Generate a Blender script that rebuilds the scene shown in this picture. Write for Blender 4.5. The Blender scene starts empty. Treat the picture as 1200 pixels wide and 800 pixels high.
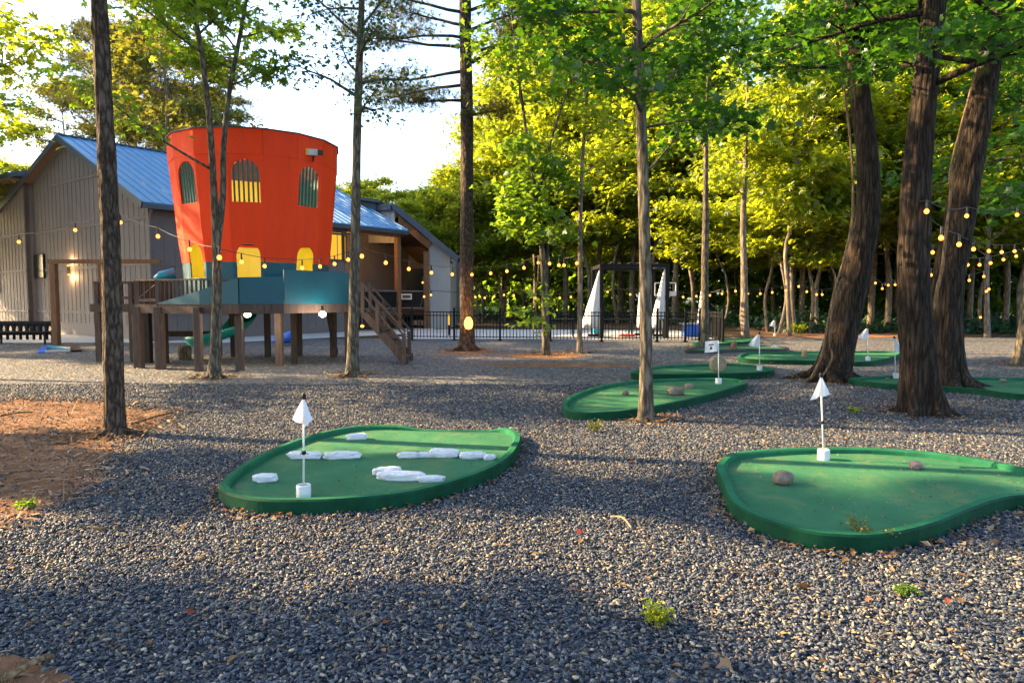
import bpy, bmesh, math, random
import numpy as np
from mathutils import Vector, Matrix, noise

random.seed(11)
R = math.radians
scene = bpy.context.scene
COL = scene.collection

# ------------------------------------------------------------------ camera
CAM_H = 1.6
PITCH = math.atan(51 / 800)
cam_data = bpy.data.cameras.new('camera')
cam_data.sensor_width = 36
cam_data.lens = 24
cam_data.clip_start = 0.05
cam_data.clip_end = 900
cam = bpy.data.objects.new('camera', cam_data)
COL.objects.link(cam)
cam.location = (0, 0, CAM_H)
cam.rotation_euler = (math.pi / 2 - PITCH, 0, 0)
scene.camera = cam


def ray(px, py):
    cx, cy = (px - 600) / 800, (400 - py) / 800
    return Vector((cx, math.cos(PITCH) + cy * math.sin(PITCH), -math.sin(PITCH) + cy * math.cos(PITCH)))


def P(px, py, Y):
    """measured photo position -> place in the world at distance Y"""
    d = ray(px, py)
    return Vector((0, 0, CAM_H)) + d * (Y / d.y)


def G(px, py, z=0.0):
    d = ray(px, py)
    return Vector((0, 0, CAM_H)) + d * ((z - CAM_H) / d.z)


# ------------------------------------------------------------------ mesh helpers
def wloc(o):
    v = Vector((0, 0, 0))
    while o is not None:
        v += o.location
        o = o.parent
    return v


def link(o, parent=None):
    COL.objects.link(o)
    if parent is not None:
        o.parent = parent
    return o


def tag(o, label=None, cat=None, group=None, kind=None):
    if label: o['label'] = label
    if cat: o['category'] = cat
    if group: o['group'] = group
    if kind: o['kind'] = kind
    return o


def empty(name, loc, label=None, cat=None, group=None):
    o = bpy.data.objects.new(name, None)
    o.empty_display_size = 0.2
    o.location = loc
    link(o)
    return tag(o, label, cat, group)


def copy_tree(o, parent=None):
    c = o.copy()
    COL.objects.link(c)
    if parent is not None:
        c.parent = parent
    for ch in list(o.children):
        copy_tree(ch, c)
    return c


class MB:
    def __init__(self):
        self.v, self.f, self.m = [], [], []

    def add(self, vs, fs, mi=0):
        b = len(self.v)
        self.v.extend([tuple(x) for x in vs])
        self.f.extend([[b + i for i in f] for f in fs])
        self.m.extend([mi] * len(fs))
        return self

    def box(self, c, s, rz=0.0, M=None):
        x, y, z = s[0] / 2, s[1] / 2, s[2] / 2
        vs = [Vector((a, b, d)) for d in (-z, z) for b in (-y, y) for a in (-x, x)]
        rot = M if M is not None else Matrix.Rotation(rz, 3, 'Z')
        c = Vector(c)
        vs = [rot @ v + c for v in vs]
        return self.add(vs, [(0, 2, 3, 1), (4, 5, 7, 6), (0, 1, 5, 4), (2, 6, 7, 3), (0, 4, 6, 2), (1, 3, 7, 5)])

    def beam(self, a, b, w, h, up=(0, 0, 1)):
        a, b = Vector(a), Vector(b)
        d = (b - a)
        L = d.length
        d.normalize()
        upv = Vector(up)
        if abs(d.dot(upv)) > .98:
            upv = Vector((0, 1, 0))
        s = d.cross(upv).normalized()
        u = s.cross(d).normalized()
        M = Matrix((s, d, u)).transposed()
        return self.box((a + b) / 2, (w, L, h), M=M)

    def tube(self, pts, radii, n=8, caps=True, wob=None):
        pts = [Vector(p) for p in pts]
        if not hasattr(radii, '__len__'):
            radii = [radii] * len(pts)
        vs, fs = [], []
        ref = None
        for i, p in enumerate(pts):
            d = (pts[min(i + 1, len(pts) - 1)] - pts[max(i - 1, 0)])
            if d.length < 1e-9:
                d = Vector((0, 0, 1))
            d.normalize()
            if ref is None:
                ref = Vector((1, 0, 0)) if abs(d.x) < .9 else Vector((0, 1, 0))
            s = (ref - d * ref.dot(d)).normalized()
            ref = s
            t = d.cross(s)
            for k in range(n):
                a = 2 * math.pi * k / n
                r = radii[i]
                if wob: r = wob(i, a, r, p)
                vs.append(p + (s * math.cos(a) + t * math.sin(a)) * r)
        for i in range(len(pts) - 1):
            for k in range(n):
                k2 = (k + 1) % n
                fs.append((i * n + k, i * n + k2, (i + 1) * n + k2, (i + 1) * n + k))
        if caps:
            fs.append(tuple(range(n - 1, -1, -1)))
            fs.append(tuple((len(pts) - 1) * n + k for k in range(n)))
        return self.add(vs, fs)

    def lathe(self, prof, c=(0, 0, 0), n=16):
        c = Vector(c)
        vs, fs = [], []
        for r, z in prof:
            for k in range(n):
                a = 2 * math.pi * k / n
                vs.append(c + Vector((math.cos(a) * r, math.sin(a) * r, z)))
        for i in range(len(prof) - 1):
            for k in range(n):
                k2 = (k + 1) % n
                fs.append((i * n + k, i * n + k2, (i + 1) * n + k2, (i + 1) * n + k))
        if prof[0][0] > 1e-4: fs.append(tuple(range(n - 1, -1, -1)))
        if prof[-1][0] > 1e-4: fs.append(tuple((len(prof) - 1) * n + k for k in range(n)))
        return self.add(vs, fs)

    def prism(self, poly, z0, z1):
        n = len(poly)
        vs = [(p[0], p[1], z0) for p in poly] + [(p[0], p[1], z1) for p in poly]
        fs = [tuple(range(n - 1, -1, -1)), tuple(range(n, 2 * n))]
        fs += [(i, (i + 1) % n, n + (i + 1) % n, n + i) for i in range(n)]
        return self.add(vs, fs)

    def slab(self, quad, th):
        """thick plate under a planar polygon, thickness along -normal"""
        q = [Vector(p) for p in quad]
        nrm = (q[1] - q[0]).cross(q[2] - q[0]).normalized()
        n = len(q)
        vs = q + [p - nrm * th for p in q]
        fs = [tuple(range(n)), tuple(range(2 * n - 1, n - 1, -1))]
        fs += [(i, n + i, n + (i + 1) % n, (i + 1) % n) for i in range(n)]
        return self.add(vs, fs)

    def build(self, name, mat, parent=None, smooth=False, bevel=0.0, label=None):
        o0 = wloc(parent) if parent is not None else Vector((0, 0, 0))
        me = bpy.data.meshes.new(name)
        me.from_pydata([(x[0] - o0.x, x[1] - o0.y, x[2] - o0.z) for x in self.v], [], self.f)
        mats = mat if isinstance(mat, (list, tuple)) else [mat]
        for m in mats: me.materials.append(m)
        if len(mats) > 1:
            me.polygons.foreach_set('material_index', self.m)
        if smooth:
            me.polygons.foreach_set('use_smooth', [True] * len(me.polygons))
        me.update()
        bm = bmesh.new(); bm.from_mesh(me)
        bmesh.ops.recalc_face_normals(bm, faces=bm.faces)
        bm.to_mesh(me); bm.free()
        o = bpy.data.objects.new(name, me)
        link(o, parent)
        if bevel > 0:
            b = o.modifiers.new('bevel', 'BEVEL'); b.width = bevel; b.segments = 2; b.limit_method = 'ANGLE'
        if label: o['label'] = label
        return o


def np_mesh(name, verts, faces, mat, parent=None, smooth=False):
    """verts (n,3), faces (m,k) all the same k"""
    me = bpy.data.meshes.new(name)
    o0 = wloc(parent) if parent is not None else Vector((0, 0, 0))
    verts = np.asarray(verts, dtype=np.float32) - np.array(o0, dtype=np.float32)
    faces = np.asarray(faces, dtype=np.int32)
    m, k = faces.shape
    me.vertices.add(len(verts)); me.vertices.foreach_set('co', verts.ravel())
    me.loops.add(m * k); me.loops.foreach_set('vertex_index', faces.ravel())
    me.polygons.add(m)
    me.polygons.foreach_set('loop_start', np.arange(0, m * k, k, dtype=np.int32))
    me.polygons.foreach_set('loop_total', np.full(m, k, dtype=np.int32))
    if smooth: me.polygons.foreach_set('use_smooth', np.ones(m, dtype=bool))
    me.materials.append(mat)
    me.update(calc_edges=True)
    me.validate()
    o = bpy.data.objects.new(name, me)
    return link(o, parent)


# ------------------------------------------------------------------ materials
def new_mat(name):
    m = bpy.data.materials.new(name)
    m.use_nodes = True
    nt = m.node_tree
    nt.nodes.clear()
    out = nt.nodes.new('ShaderNodeOutputMaterial')
    return m, nt, out


def N(nt, typ, **kw):
    n = nt.nodes.new(typ)
    for k, v in kw.items():
        if k.startswith('_'):
            setattr(n, k[1:], v)
        else:
            n.inputs[k.replace('__', ' ')].default_value = v
    return n


def ramp(nt, stops):
    r = nt.nodes.new('ShaderNodeValToRGB')
    el = r.color_ramp.elements
    while len(el) > 1: el.remove(el[0])
    el[0].position = stops[0][0]; el[0].color = (*stops[0][1], 1)
    for p, c in stops[1:]:
        e = el.new(p); e.color = (*c, 1)
    return r


def mat_simple(name, col, rough=.6, var=.15, scale=6.0, metal=0.0, bump=0.0, stretch=(1, 1, 1), bscale=40.0, spec=.5, coat=0.0, dirt=None):
    m, nt, out = new_mat(name)
    L = nt.links.new
    b = N(nt, 'ShaderNodeBsdfPrincipled', Roughness=rough, Metallic=metal)
    b.inputs['Specular IOR Level'].default_value = spec
    b.inputs['Coat Weight'].default_value = coat
    tc = N(nt, 'ShaderNodeTexCoord'); mp = N(nt, 'ShaderNodeMapping', Scale=stretch)
    L(tc.outputs['Object'], mp.inputs['Vector'])
    nz = N(nt, 'ShaderNodeTexNoise', Scale=scale, Detail=6.0, Roughness=.65)
    L(mp.outputs[0], nz.inputs['Vector'])
    lo = tuple(c * (1 - var) for c in col); hi = tuple(min(1, c * (1 + var)) for c in col)
    rp = ramp(nt, [(.3, lo), (.7, hi)])
    L(nz.outputs['Fac'], rp.inputs['Fac'])
    last = rp.outputs[0]
    if dirt:
        n2 = N(nt, 'ShaderNodeTexNoise', Scale=dirt[1], Detail=8.0, Roughness=.7)
        L(mp.outputs[0], n2.inputs['Vector'])
        r2 = ramp(nt, [(dirt[2], (0, 0, 0)), (min(1, dirt[2] + .12), (1, 1, 1))])
        L(n2.outputs['Fac'], r2.inputs['Fac'])
        mx = N(nt, 'ShaderNodeMix', _data_type='RGBA')
        L(r2.outputs[0], mx.inputs[0]); L(last, mx.inputs[6]); mx.inputs[7].default_value = (*dirt[0], 1)
        last = mx.outputs[2]
    L(last, b.inputs['Base Color'])
    if bump > 0:
        n3 = N(nt, 'ShaderNodeTexNoise', Scale=bscale, Detail=5.0)
        L(mp.outputs[0], n3.inputs['Vector'])
        bp = N(nt, 'ShaderNodeBump', Strength=bump, Distance=.02)
        L(n3.outputs['Fac'], bp.inputs['Height']); L(bp.outputs[0], b.inputs['Normal'])
    L(b.outputs[0], out.inputs['Surface'])
    return m


def mat_bark(name, c_lo, c_hi, sx=14.0, sz=2.2, bump=.8, moss=None):
    m, nt, out = new_mat(name)
    L = nt.links.new
    b = N(nt, 'ShaderNodeBsdfPrincipled', Roughness=.9)
    b.inputs['Specular IOR Level'].default_value = .2
    tc = N(nt, 'ShaderNodeTexCoord'); mp = N(nt, 'ShaderNodeMapping', Scale=(sx, sx, sz))
    L(tc.outputs['Object'], mp.inputs['Vector'])
    wn = N(nt, 'ShaderNodeTexNoise', Scale=1.5, Detail=3.0); L(mp.outputs[0], wn.inputs['Vector'])
    ad = N(nt, 'ShaderNodeMixRGB', _blend_type='ADD', Fac=.9); L(mp.outputs[0], ad.inputs[1]); L(wn.outputs['Color'], ad.inputs[2])
    vo = N(nt, 'ShaderNodeTexVoronoi', _feature='DISTANCE_TO_EDGE', Scale=1.0); L(ad.outputs[0], vo.inputs['Vector'])
    nz = N(nt, 'ShaderNodeTexNoise', Scale=2.5, Detail=8.0, Roughness=.7); L(mp.outputs[0], nz.inputs['Vector'])
    mu = N(nt, 'ShaderNodeMath', _operation='MULTIPLY_ADD'); mu.inputs[1].default_value = 1.3
    L(vo.outputs['Distance'], mu.inputs[0]); L(nz.outputs['Fac'], mu.inputs[2])
    rp = ramp(nt, [(.38, tuple(c * .5 for c in c_lo)), (.55, c_lo), (.95, c_hi)])
    L(mu.outputs[0], rp.inputs['Fac'])
    last = rp.outputs[0]
    if moss:
        n2 = N(nt, 'ShaderNodeTexNoise', Scale=1.6, Detail=7.0); L(tc.outputs['Object'], n2.inputs['Vector'])
        r2 = ramp(nt, [(moss[1], (0, 0, 0)), (moss[1] + .1, (1, 1, 1))]); L(n2.outputs['Fac'], r2.inputs['Fac'])
        mx = N(nt, 'ShaderNodeMix', _data_type='RGBA'); L(r2.outputs[0], mx.inputs[0]); L(last, mx.inputs[6]); mx.inputs[7].default_value = (*moss[0], 1)
        last = mx.outputs[2]
    L(last, b.inputs['Base Color'])
    bp = N(nt, 'ShaderNodeBump', Strength=bump, Distance=.03); L(mu.outputs[0], bp.inputs['Height']); L(bp.outputs[0], b.inputs['Normal'])
    L(b.outputs[0], out.inputs['Surface'])
    return m


def mat_leaf(name, stops, trans, tfac=.5, gloss=.035):
    m, nt, out = new_mat(name)
    L = nt.links.new
    gi = N(nt, 'ShaderNodeNewGeometry')
    rp = ramp(nt, stops); L(gi.outputs['Random Per Island'], rp.inputs['Fac'])
    df = N(nt, 'ShaderNodeBsdfDiffuse'); L(rp.outputs[0], df.inputs['Color'])
    tr = N(nt, 'ShaderNodeBsdfTranslucent')
    ma = N(nt, 'ShaderNodeMath', _operation='MULTIPLY_ADD'); ma.inputs[1].default_value = 7.31; ma.inputs[2].default_value = .17
    L(gi.outputs['Random Per Island'], ma.inputs[0])
    fr = N(nt, 'ShaderNodeMath', _operation='FRACT'); L(ma.outputs[0], fr.inputs[0])
    r2 = ramp(nt, [(0, tuple(c * .75 for c in trans)), (1, tuple(c * 1.2 for c in trans))]); L(fr.outputs[0], r2.inputs['Fac'])
    L(r2.outputs[0], tr.inputs['Color'])
    mx = N(nt, 'ShaderNodeMixShader', Fac=tfac); L(df.outputs[0], mx.inputs[1]); L(tr.outputs[0], mx.inputs[2])
    gl = N(nt, 'ShaderNodeBsdfGlossy', Roughness=.4); gl.inputs['Color'].default_value = (.7, .75, .8, 1)
    m2 = N(nt, 'ShaderNodeMixShader', Fac=gloss); L(mx.outputs[0], m2.inputs[1]); L(gl.outputs[0], m2.inputs[2])
    L(m2.outputs[0], out.inputs['Surface'])
    return m


def mat_emit(name, col, s):
    m, nt, out = new_mat(name)
    e = N(nt, 'ShaderNodeEmission', Strength=s); e.inputs['Color'].default_value = (*col, 1)
    nt.links.new(e.outputs[0], out.inputs['Surface'])
    return m


def mat_wood(name, c, rough=.8):
    return mat_simple(name, c, rough, .35, 3.0, bump=.35, stretch=(6, 6, .8), bscale=9, spec=.25)


def mat_gravel():
    m, nt, out = new_mat('gravel')
    L = nt.links.new
    b = N(nt, 'ShaderNodeBsdfPrincipled', Roughness=.75)
    b.inputs['Specular IOR Level'].default_value = .35
    tc = N(nt, 'ShaderNodeTexCoord'); mp = N(nt, 'ShaderNodeMapping', Scale=(1, 1, 1))
    L(tc.outputs['Object'], mp.inputs['Vector'])
    wn = N(nt, 'ShaderNodeTexNoise', Scale=9.0, Detail=2.0); L(mp.outputs[0], wn.inputs['Vector'])
    ad = N(nt, 'ShaderNodeMixRGB', _blend_type='ADD', Fac=.06); L(mp.outputs[0], ad.inputs[1]); L(wn.outputs['Color'], ad.inputs[2])
    vo = N(nt, 'ShaderNodeTexVoronoi', Scale=24.0); L(ad.outputs[0], vo.inputs['Vector'])
    sx = N(nt, 'ShaderNodeSeparateColor'); L(vo.outputs['Color'], sx.inputs[0])
    rp = ramp(nt, GRAVEL_STOPS); L(sx.outputs[0], rp.inputs['Fac'])
    rp.color_ramp.interpolation = 'CONSTANT'
    # broad dusty patches with fallen needles
    n2 = N(nt, 'ShaderNodeTexNoise', Scale=.35, Detail=9.0, Roughness=.72); L(tc.outputs['Object'], n2.inputs['Vector'])
    r2 = ramp(nt, [(.55, (0, 0, 0)), (.72, (1, 1, 1))]); L(n2.outputs['Fac'], r2.inputs['Fac'])
    mm = N(nt, 'ShaderNodeMath', _operation='MULTIPLY'); L(r2.outputs[0], mm.inputs[0]); mm.inputs[1].default_value = .4
    mx = N(nt, 'ShaderNodeMix', _data_type='RGBA'); L(mm.outputs[0], mx.inputs[0]); L(rp.outputs[0], mx.inputs[6]); mx.inputs[7].default_value = (.17, .125, .085, 1)
    L(mx.outputs[2], b.inputs['Base Color'])
    iv = N(nt, 'ShaderNodeMath', _operation='SUBTRACT'); iv.inputs[0].default_value = 1.0; L(vo.outputs['Distance'], iv.inputs[1])
    n3 = N(nt, 'ShaderNodeTexNoise', Scale=5.0, Detail=4.0); L(tc.outputs['Object'], n3.inputs['Vector'])
    a2 = N(nt, 'ShaderNodeMath', _operation='MULTIPLY_ADD'); a2.inputs[1].default_value = 1.5; L(n3.outputs['Fac'], a2.inputs[0]); L(iv.outputs[0], a2.inputs[2])
    bp = N(nt, 'ShaderNodeBump', Strength=1.0, Distance=.03); L(a2.outputs[0], bp.inputs['Height']); L(bp.outputs[0], b.inputs['Normal'])
    L(b.outputs[0], out.inputs['Surface'])
    return m


GRAVEL_STOPS = [(0, (.028, .033, .043)), (.2, (.048, .057, .073)), (.42, (.07, .082, .103)), (.62, (.098, .108, .124)), (.77, (.145, .147, .15)), (.86, (.22, .165, .105)), (.945, (.36, .29, .2))]


def mat_stone_inst():
    m, nt, out = new_mat('gravel_stone')
    L = nt.links.new
    b = N(nt, 'ShaderNodeBsdfPrincipled', Roughness=.55)
    b.inputs['Specular IOR Level'].default_value = .25
    oi = N(nt, 'ShaderNodeObjectInfo')
    rp = ramp(nt, GRAVEL_STOPS); L(oi.outputs['Random'], rp.inputs['Fac'])
    rp.color_ramp.interpolation = 'CONSTANT'
    tc = N(nt, 'ShaderNodeTexCoord')
    nz = N(nt, 'ShaderNodeTexNoise', Scale=2.5, Detail=5.0); L(tc.outputs['Object'], nz.inputs['Vector'])
    r2 = ramp(nt, [(.3, (.72, .72, .72)), (.7, (1.2, 1.2, 1.2))]); L(nz.outputs['Fac'], r2.inputs['Fac'])
    mx = N(nt, 'ShaderNodeMixRGB', _blend_type='MULTIPLY', Fac=1.0); L(rp.outputs[0], mx.inputs[1]); L(r2.outputs[0], mx.inputs[2])
    L(mx.outputs[0], b.inputs['Base Color'])
    L(b.outputs[0], out.inputs['Surface'])
    return m


def mat_dirt():
    m, nt, out = new_mat('dirt')
    L = nt.links.new
    b = N(nt, 'ShaderNodeBsdfPrincipled', Roughness=.95)
    b.inputs['Specular IOR Level'].default_value = .1
    tc = N(nt, 'ShaderNodeTexCoord')
    nz = N(nt, 'ShaderNodeTexNoise', Scale=2.2, Detail=10.0, Roughness=.7); L(tc.outputs['Object'], nz.inputs['Vector'])
    rp = ramp(nt, [(.3, (.105, .055, .032)), (.5, (.23, .12, .068)), (.7, (.36, .205, .12))]); L(nz.outputs['Fac'], rp.inputs['Fac'])
    L(rp.outputs[0], b.inputs['Base Color'])
    n2 = N(nt, 'ShaderNodeTexNoise', Scale=24.0, Detail=6.0, Roughness=.7); L(tc.outputs['Object'], n2.inputs['Vector'])
    bp = N(nt, 'ShaderNodeBump', Strength=1.0, Distance=.04); L(n2.outputs['Fac'], bp.inputs['Height']); L(bp.outputs[0], b.inputs['Normal'])
    L(b.outputs[0], out.inputs['Surface'])
    return m


def mat_turf(name, c):
    m, nt, out = new_mat(name)
    L = nt.links.new
    b = N(nt, 'ShaderNodeBsdfPrincipled', Roughness=.85)
    b.inputs['Specular IOR Level'].default_value = .08
    tc = N(nt, 'ShaderNodeTexCoord')
    nz = N(nt, 'ShaderNodeTexNoise', Scale=1.3, Detail=8.0, Roughness=.65); L(tc.outputs['Object'], nz.inputs['Vector'])
    rp = ramp(nt, [(.3, tuple(x * .78 for x in c)), (.7, tuple(x * 1.22 for x in c))]); L(nz.outputs['Fac'], rp.inputs['Fac'])
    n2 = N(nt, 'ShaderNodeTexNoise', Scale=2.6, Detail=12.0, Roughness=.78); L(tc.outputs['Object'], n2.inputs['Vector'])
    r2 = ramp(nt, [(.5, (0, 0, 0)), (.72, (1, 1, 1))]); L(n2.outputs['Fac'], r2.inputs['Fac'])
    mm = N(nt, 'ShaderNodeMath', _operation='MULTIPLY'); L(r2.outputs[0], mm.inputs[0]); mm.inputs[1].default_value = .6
    mx = N(nt, 'ShaderNodeMix', _data_type='RGBA'); L(mm.outputs[0], mx.inputs[0]); L(rp.outputs[0], mx.inputs[6]); mx.inputs[7].default_value = (.18, .17, .07, 1)  # pale dust and wear, with the yellow of sunlit turf painted in
    L(mx.outputs[2], b.inputs['Base Color'])
    n3 = N(nt, 'ShaderNodeTexNoise', Scale=260.0, Detail=2.0); L(tc.outputs['Object'], n3.inputs['Vector'])
    bp = N(nt, 'ShaderNodeBump', Strength=.35, Distance=.01); L(n3.outputs['Fac'], bp.inputs['Height']); L(bp.outputs[0], b.inputs['Normal'])
    L(b.outputs[0], out.inputs['Surface'])
    return m


M = {}
M['gravel'] = mat_gravel()
M['stone_inst'] = mat_stone_inst()
M['dirt'] = mat_dirt()
M['floor'] = mat_simple('forest_litter', (.075, .05, .032), .95, .5, 1.8, bump=.8, bscale=18, spec=.1)
M['concrete'] = mat_simple('concrete', (.5, .5, .5), .85, .12, 3, bump=.1)
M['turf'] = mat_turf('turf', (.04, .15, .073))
M['rim'] = mat_simple('green_rim_paint', (.0035, .045, .021), .75, .35, 4, bump=.15, bscale=25, spec=.12, dirt=((.07, .09, .05), 6.0, .64))  # sides coloured darker than the top to stand in for their shade
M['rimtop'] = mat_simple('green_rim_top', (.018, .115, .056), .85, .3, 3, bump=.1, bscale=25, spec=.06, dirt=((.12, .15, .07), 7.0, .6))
M['blackrim'] = mat_simple('black_rim', (.015, .02, .018), .5, .3, 4)
M['white'] = mat_simple('white_paint', (.6, .6, .62), .6, .1, 8, bump=.5, bscale=45, dirt=((.33, .3, .24), 9.0, .6))
M['plastic'] = mat_simple('white_plastic', (.62, .62, .63), .4, .05, 6, dirt=((.42, .39, .33), 12.0, .66))
M['flag'] = mat_leaf('flag_cloth', [(0, (.78, .79, .84)), (1, (.8, .8, .85))], (.6, .6, .66), .3, .02)
M['black'] = mat_simple('black_metal', (.008, .008, .009), .6, .2, 10, spec=.2)
M['rock'] = mat_simple('rock', (.17, .135, .105), .85, .45, 9, bump=.7, bscale=22, spec=.2)
M['rockp'] = mat_simple('rock_pink', (.3, .19, .16), .85, .35, 9, bump=.7, bscale=22, spec=.2)
M['logwood'] = mat_wood('log_wood', (.3, .22, .14))
M['siding'] = mat_simple('siding', (.15, .13, .128), .7, .1, 1.2, bump=.08, bscale=30, spec=.3)
M['siding_pale'] = mat_simple('siding_pale', (.36, .36, .36), .7, .08, 1.2, spec=.3)
M['roof'] = mat_simple('blue_roof', (.1, .27, .47), .42, .1, 1.5, spec=.5)
M['fascia'] = mat_simple('dark_fascia', (.045, .06, .085), .5, .15, 3)
M['soffit'] = mat_wood('soffit', (.12, .075, .05))
M['cedar'] = mat_wood('cedar', (.2, .095, .045))
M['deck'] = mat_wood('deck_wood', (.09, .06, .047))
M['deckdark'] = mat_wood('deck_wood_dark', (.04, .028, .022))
M['orange'] = mat_simple('orange_panel', (.9, .06, .012), .6, .1, 2.2, spec=.15, stretch=(1, 1, .22), bump=.05, bscale=3, dirt=((.68, .065, .02), 5.0, .6))
M['teal'] = mat_simple('teal_panel', (.003, .078, .112), .5, .15, 1.8, spec=.4)
M['yellow'] = mat_simple('yellow_inside', (.82, .58, .012), .55, .08, 2)
M['bars'] = mat_simple('bar_green', (.02, .09, .07), .5, .1, 4)
M['glass'] = mat_simple('dark_glass', (.012, .014, .016), .22, .1, 2, spec=.3)
M['lit'] = mat_emit('lit_window', (1.0, .5, .04), .22)
M['slide'] = mat_simple('slide_plastic', (.01, .25, .22), .3, .1, 3, spec=.5)
M['slideblue'] = mat_simple('slide_blue', (.02, .28, .42), .3, .1, 3, spec=.5)
M['blue'] = mat_simple('blue_plastic', (.015, .12, .6), .4, .15, 3)
M['red'] = mat_simple('red_plastic', (.5, .02, .02), .4, .15, 3)
M['canvas'] = mat_simple('umbrella_canvas', (.6, .6, .64), .8, .06, 3)
M['cable'] = mat_simple('cable', (.015, .014, .013), .5, .1, 4)
def mat_bulb():
    m, nt, out = new_mat('bulb_glow')
    tc = N(nt, 'ShaderNodeTexCoord'); sx = N(nt, 'ShaderNodeSeparateXYZ'); nt.links.new(tc.outputs['Generated'], sx.inputs[0])
    rp = ramp(nt, [(0, (.9, .22, .03)), (.22, (2.4, .64, .08)), (.55, (2.8, .84, .12)), (.75, (1.3, .38, .05)), (1, (.7, .16, .02))]); nt.links.new(sx.outputs[2], rp.inputs['Fac'])
    e = N(nt, 'ShaderNodeEmission', Strength=.6); nt.links.new(rp.outputs[0], e.inputs['Color']); nt.links.new(e.outputs[0], out.inputs['Surface'])
    return m


M['bulb'] = mat_bulb()
M['filament'] = mat_emit('filament', (1.0, .62, .25), 60.0)
M['globe'] = mat_emit('globe_glow', (1.0, .86, .66), 16.0)
M['lantern'] = mat_emit('lantern_glow', (1.0, .36, .05), 1.7)
M['bark_pine'] = mat_bark('bark_pine', (.042, .029, .021), (.135, .1, .075), 16, 5.0, 1.0)
M['bark_big'] = mat_bark('bark_big', (.015, .01, .007), (.058, .04, .028), 17, 2.0, 1.0, moss=((.07, .08, .02), .66))
M['bark_gray'] = mat_bark('bark_gray', (.062, .05, .036), (.175, .15, .11), 12, 3.0, .5, moss=((.11, .13, .05), .62))
M['bark_far'] = mat_bark('bark_far', (.12, .095, .07), (.27, .21, .16), 10, 2.0, .5)
M['vine'] = mat_bark('vine_bark', (.12, .075, .04), (.3, .19, .1), 20, 3.0, .5)
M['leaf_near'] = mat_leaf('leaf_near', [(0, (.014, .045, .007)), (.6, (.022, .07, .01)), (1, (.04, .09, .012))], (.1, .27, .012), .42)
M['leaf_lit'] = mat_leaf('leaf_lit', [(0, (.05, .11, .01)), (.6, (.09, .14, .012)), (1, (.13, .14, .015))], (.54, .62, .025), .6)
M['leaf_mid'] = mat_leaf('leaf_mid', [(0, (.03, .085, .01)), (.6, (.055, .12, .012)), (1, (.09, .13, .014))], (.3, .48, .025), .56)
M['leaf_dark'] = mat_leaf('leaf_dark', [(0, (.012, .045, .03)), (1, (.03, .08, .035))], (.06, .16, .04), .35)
M['leaf_olive'] = mat_leaf('leaf_olive', [(0, (.035, .065, .015)), (.7, (.07, .085, .015)), (1, (.13, .085, .02))], (.3, .3, .03), .45)
M['needle'] = mat_leaf('needle', [(0, (.03, .06, .018)), (.65, (.055, .08, .02)), (1, (.2, .1, .025))], (.2, .2, .03), .3)
M['litter'] = mat_leaf('dead_leaf', [(0, (.1, .055, .025)), (.5, (.2, .12, .055)), (.85, (.33, .23, .12)), (1, (.25, .05, .02))], (.15, .08, .03), .2)
M['chips'] = mat_leaf('wood_chips', [(0, (.11, .063, .035)), (.5, (.25, .145, .08)), (1, (.42, .29, .18))], (.1, .06, .03), .05)

# ------------------------------------------------------------------ ground
def catmull(pts, per=8, closed=True):
    pts = [Vector(p) for p in pts]
    n = len(pts)
    out = []
    rng = range(n) if closed else range(n - 1)
    for i in rng:
        if closed:
            p0, p1, p2, p3 = pts[(i - 1) % n], pts[i], pts[(i + 1) % n], pts[(i + 2) % n]
        else:
            p0, p1, p2, p3 = pts[max(i - 1, 0)], pts[i], pts[i + 1], pts[min(i + 2, n - 1)]
        for k in range(per):
            t = k / per
            out.append(.5 * ((2 * p1) + (p2 - p0) * t + (2 * p0 - 5 * p1 + 4 * p2 - p3) * t * t + (3 * p1 - p0 - 3 * p2 + p3) * t ** 3))
    if not closed: out.append(pts[-1])
    return out


def sheet(name, poly, z, mat, kind='structure'):
    b = MB()
    b.add([(p[0], p[1], z) for p in poly], [tuple(range(len(poly)))])
    o = b.build(name, mat)
    if o.data.polygons[0].normal.z < 0: o.data.flip_normals()
    o['kind'] = kind
    return o


def ragged(pts, amp, step=.5, seed=0):
    out = []
    n = len(pts)
    for i in range(n):
        a, b = Vector(pts[i]).to_2d(), Vector(pts[(i + 1) % n]).to_2d()
        k = max(1, int((b - a).length / step))
        for j in range(k):
            p = a.lerp(b, j / k)
            p = p + Vector((noise.noise((p.x * .8, p.y * .8, seed)), noise.noise((p.x * .8, p.y * .8, seed + 9)))) * amp \
                + Vector((noise.noise((p.x * 4, p.y * 4, seed)), noise.noise((p.x * 4, p.y * 4, seed + 5)))) * amp * .3
            out.append((p.x, p.y))
    return out


sheet('ground', [(-160, -60), (160, -60), (160, 240), (-160, 240)], -.012, M['floor'])
gravel_poly = ragged([(-60, -12), (30, -12), (30, 25.5), (22, 27.5), (9, 28.5), (8.2, 26.9), (-60, 26.4)], .5, 1.0)
sheet('gravel_ground', gravel_poly, 0.0, M['gravel'])
dirt_pts = [G(-60, 478), G(40, 466), G(120, 470), G(205, 484), G(180, 505), G(140, 540), G(112, 566), G(60, 596), G(0, 622), G(-120, 680)]
dirt_poly = ragged([(p.x, p.y) for p in dirt_pts], .22, .15, 4)
sheet('dirt_patch', dirt_poly, .004, M['dirt'])
dirt2_pts = [G(-60, 765), G(20, 766), G(78, 790), G(90, 830), G(-100, 860)]
dirt2_poly = ragged([(p.x, p.y) for p in dirt2_pts], .08, .08, 7)
sheet('dirt_corner', dirt2_poly, .004, M['dirt'])
bd = [G(880, 394.5), G(1000, 396), G(1210, 393.2), G(1330, 392), G(1300, 383), G(1000, 383), G(860, 384)]
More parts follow.
